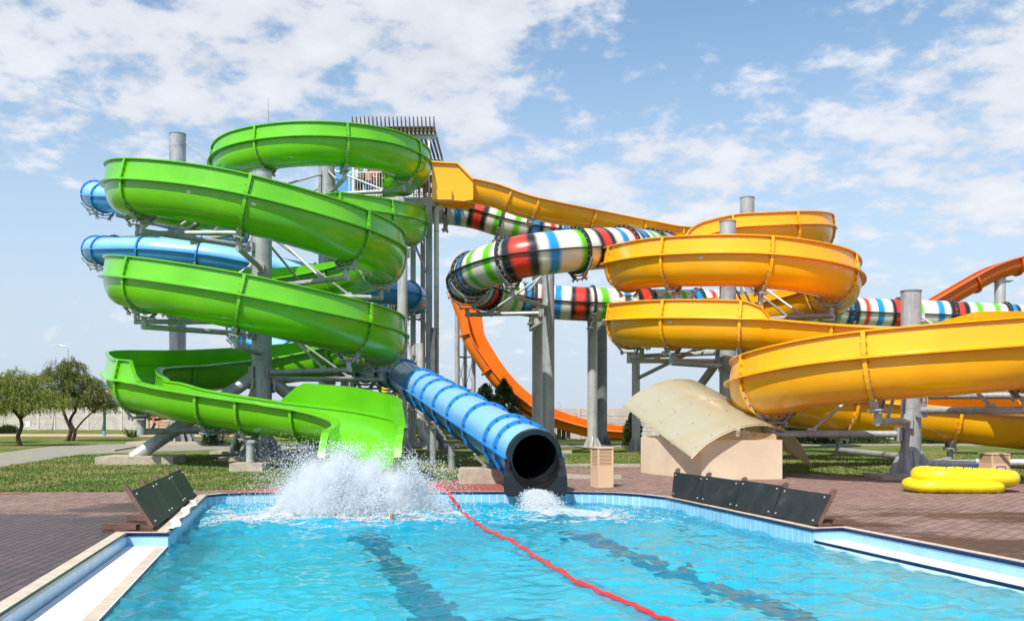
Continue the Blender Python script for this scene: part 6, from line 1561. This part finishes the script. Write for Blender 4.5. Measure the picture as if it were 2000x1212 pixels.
for px, py, rad, amt in ((430, 120, .24, .115), (120, 250, .16, .09), (760, 330, .20, .09), (1700, 230, .17, .10), (1380, 300, .14, .07), (1900, 130, .12, .06), (900, 60, .12, .07), (1080, 340, .16, .12), (1250, 330, .14, .08), (1000, 20, .10, .08), (1500, 400, .10, .05), (1850, 430, .16, .04),
                         (1120, 200, .07, -.10), (1250, 120, .10, -.10), (1480, 60, .13, -.11), (1750, 20, .12, -.08), (1060, 180, .07, -.09), (60, 440, .13, -.13), (110, 120, .05, -.05), (1600, 560, .2, -.05), (300, 620, .22, -.16), (1100, 700, .35, -.14), (1700, 380, .07, -.07), (300, 10, .06, -.05)):
    ds_ = N(nt, 'ShaderNodeVectorMath', operation='DISTANCE'); L(nt, nrm.outputs['Vector'], ds_.inputs[0]); ds_.inputs[1].default_value = sdirv(px, py)
    mr = N(nt, 'ShaderNodeMapRange', interpolation_type='SMOOTHSTEP'); L(nt, ds_.outputs['Value'], mr.inputs['Value']); mr.inputs['From Min'].default_value = 0; mr.inputs['From Max'].default_value = rad * 1.5; mr.inputs['To Min'].default_value = amt; mr.inputs['To Max'].default_value = 0
    cov = mr.outputs['Result'] if cov is None else m2('ADD', cov, mr.outputs['Result'])
fac = m2('ADD', fac, cov)
cl = N(nt, 'ShaderNodeMapRange', interpolation_type='SMOOTHSTEP'); L(nt, fac, cl.inputs['Value']); cl.inputs['From Min'].default_value = .665; cl.inputs['From Max'].default_value = .86
# low cumulus puffs near the horizon
n4 = noise_n(nt, nrm.outputs['Vector'], 16, 7, .55)
el = m2('MULTIPLY', sx.outputs['Z'], 1.0)
band = N(nt, 'ShaderNodeMapRange', interpolation_type='SMOOTHSTEP'); L(nt, el, band.inputs['Value']); band.inputs['From Min'].default_value = .055; band.inputs['From Max'].default_value = .075
band2 = N(nt, 'ShaderNodeMapRange', interpolation_type='SMOOTHSTEP'); L(nt, el, band2.inputs['Value']); band2.inputs['From Min'].default_value = .085; band2.inputs['From Max'].default_value = .12; band2.inputs['To Min'].default_value = 1; band2.inputs['To Max'].default_value = 0
pf = N(nt, 'ShaderNodeMapRange', interpolation_type='SMOOTHSTEP'); L(nt, n4.outputs['Fac'], pf.inputs['Value']); pf.inputs['From Min'].default_value = .52; pf.inputs['From Max'].default_value = .60
low = m2('MULTIPLY', m2('MULTIPLY', pf.outputs['Result'], .75), m2('MULTIPLY', band.outputs['Result'], band2.outputs['Result']))
tot = m2('MAXIMUM', m2('MULTIPLY', cl.outputs['Result'], .90), low)
shade = N(nt, 'ShaderNodeMapRange'); L(nt, n2.outputs['Fac'], shade.inputs['Value']); shade.inputs['From Min'].default_value = .35; shade.inputs['From Max'].default_value = .7; shade.inputs['To Min'].default_value = .86; shade.inputs['To Max'].default_value = 1.06
SKYS = .12
cc = N(nt, 'ShaderNodeVectorMath', operation='SCALE'); cc.inputs[0].default_value = (.62 / SKYS, .64 / SKYS, .69 / SKYS); L(nt, shade.outputs['Result'], cc.inputs['Scale'])
# whitening haze towards the horizon
hz_ = N(nt, 'ShaderNodeMapRange', interpolation_type='SMOOTHSTEP'); L(nt, sx.outputs['Z'], hz_.inputs['Value']); hz_.inputs['From Min'].default_value = -.02; hz_.inputs['From Max'].default_value = .42; hz_.inputs['To Min'].default_value = .95; hz_.inputs['To Max'].default_value = .0
mh = N(nt, 'ShaderNodeMix', data_type='RGBA'); L(nt, hz_.outputs['Result'], mh.inputs['Factor']); tn = N(nt, 'ShaderNodeMix', data_type='RGBA', blend_type='MULTIPLY'); tn.inputs['Factor'].default_value = 1; L(nt, sky.outputs['Color'], tn.inputs['A']); tn.inputs['B'].default_value = (1.02, 1.10, 1.08, 1); L(nt, tn.outputs['Result'], mh.inputs['A']); mh.inputs['B'].default_value = (.43 / SKYS, .50 / SKYS, .61 / SKYS, 1)
mx = N(nt, 'ShaderNodeMix', data_type='RGBA'); L(nt, tot, mx.inputs['Factor']); L(nt, mh.outputs['Result'], mx.inputs['A']); L(nt, cc.outputs['Vector'], mx.inputs['B'])
L(nt, mx.outputs['Result'], bg.inputs['Color']); bg.inputs['Strength'].default_value = SKYS
sl_ = bpy.data.lights.new('sun', 'SUN'); sl_.energy = 4.1; sl_.angle = R(.5); sl_.color = (1, .955, .88)
so = bpy.data.objects.new('sun', sl_); col.objects.link(so); so.rotation_euler = sdir.to_track_quat('Z', 'Y').to_euler(); so.location = sdir * 80

cam = bpy.data.cameras.new('camera'); co = bpy.data.objects.new('camera', cam); col.objects.link(co); sc.camera = co
co.location = (0, 0, CH); co.rotation_euler = (R(90), 0, 0)
cam.sensor_width = 36; cam.lens = F / 2000 * 36; cam.shift_y = (HZ - 606) / 2000; cam.clip_end = 6000; cam.clip_start = .1
sc.view_settings.view_transform = 'Standard'; sc.view_settings.look = 'None'; sc.view_settings.exposure = .45; sc.view_settings.gamma = 1
sc.render.engine = 'CYCLES'; sc.cycles.use_denoising = True
sc.cycles.volume_bounces = 7; sc.cycles.max_bounces = 10; sc.cycles.transmission_bounces = 8; sc.cycles.transparent_max_bounces = 16
sc.cycles.caustics_refractive = True; sc.cycles.caustics_reflective = False; sc.cycles.sample_clamp_indirect = 6
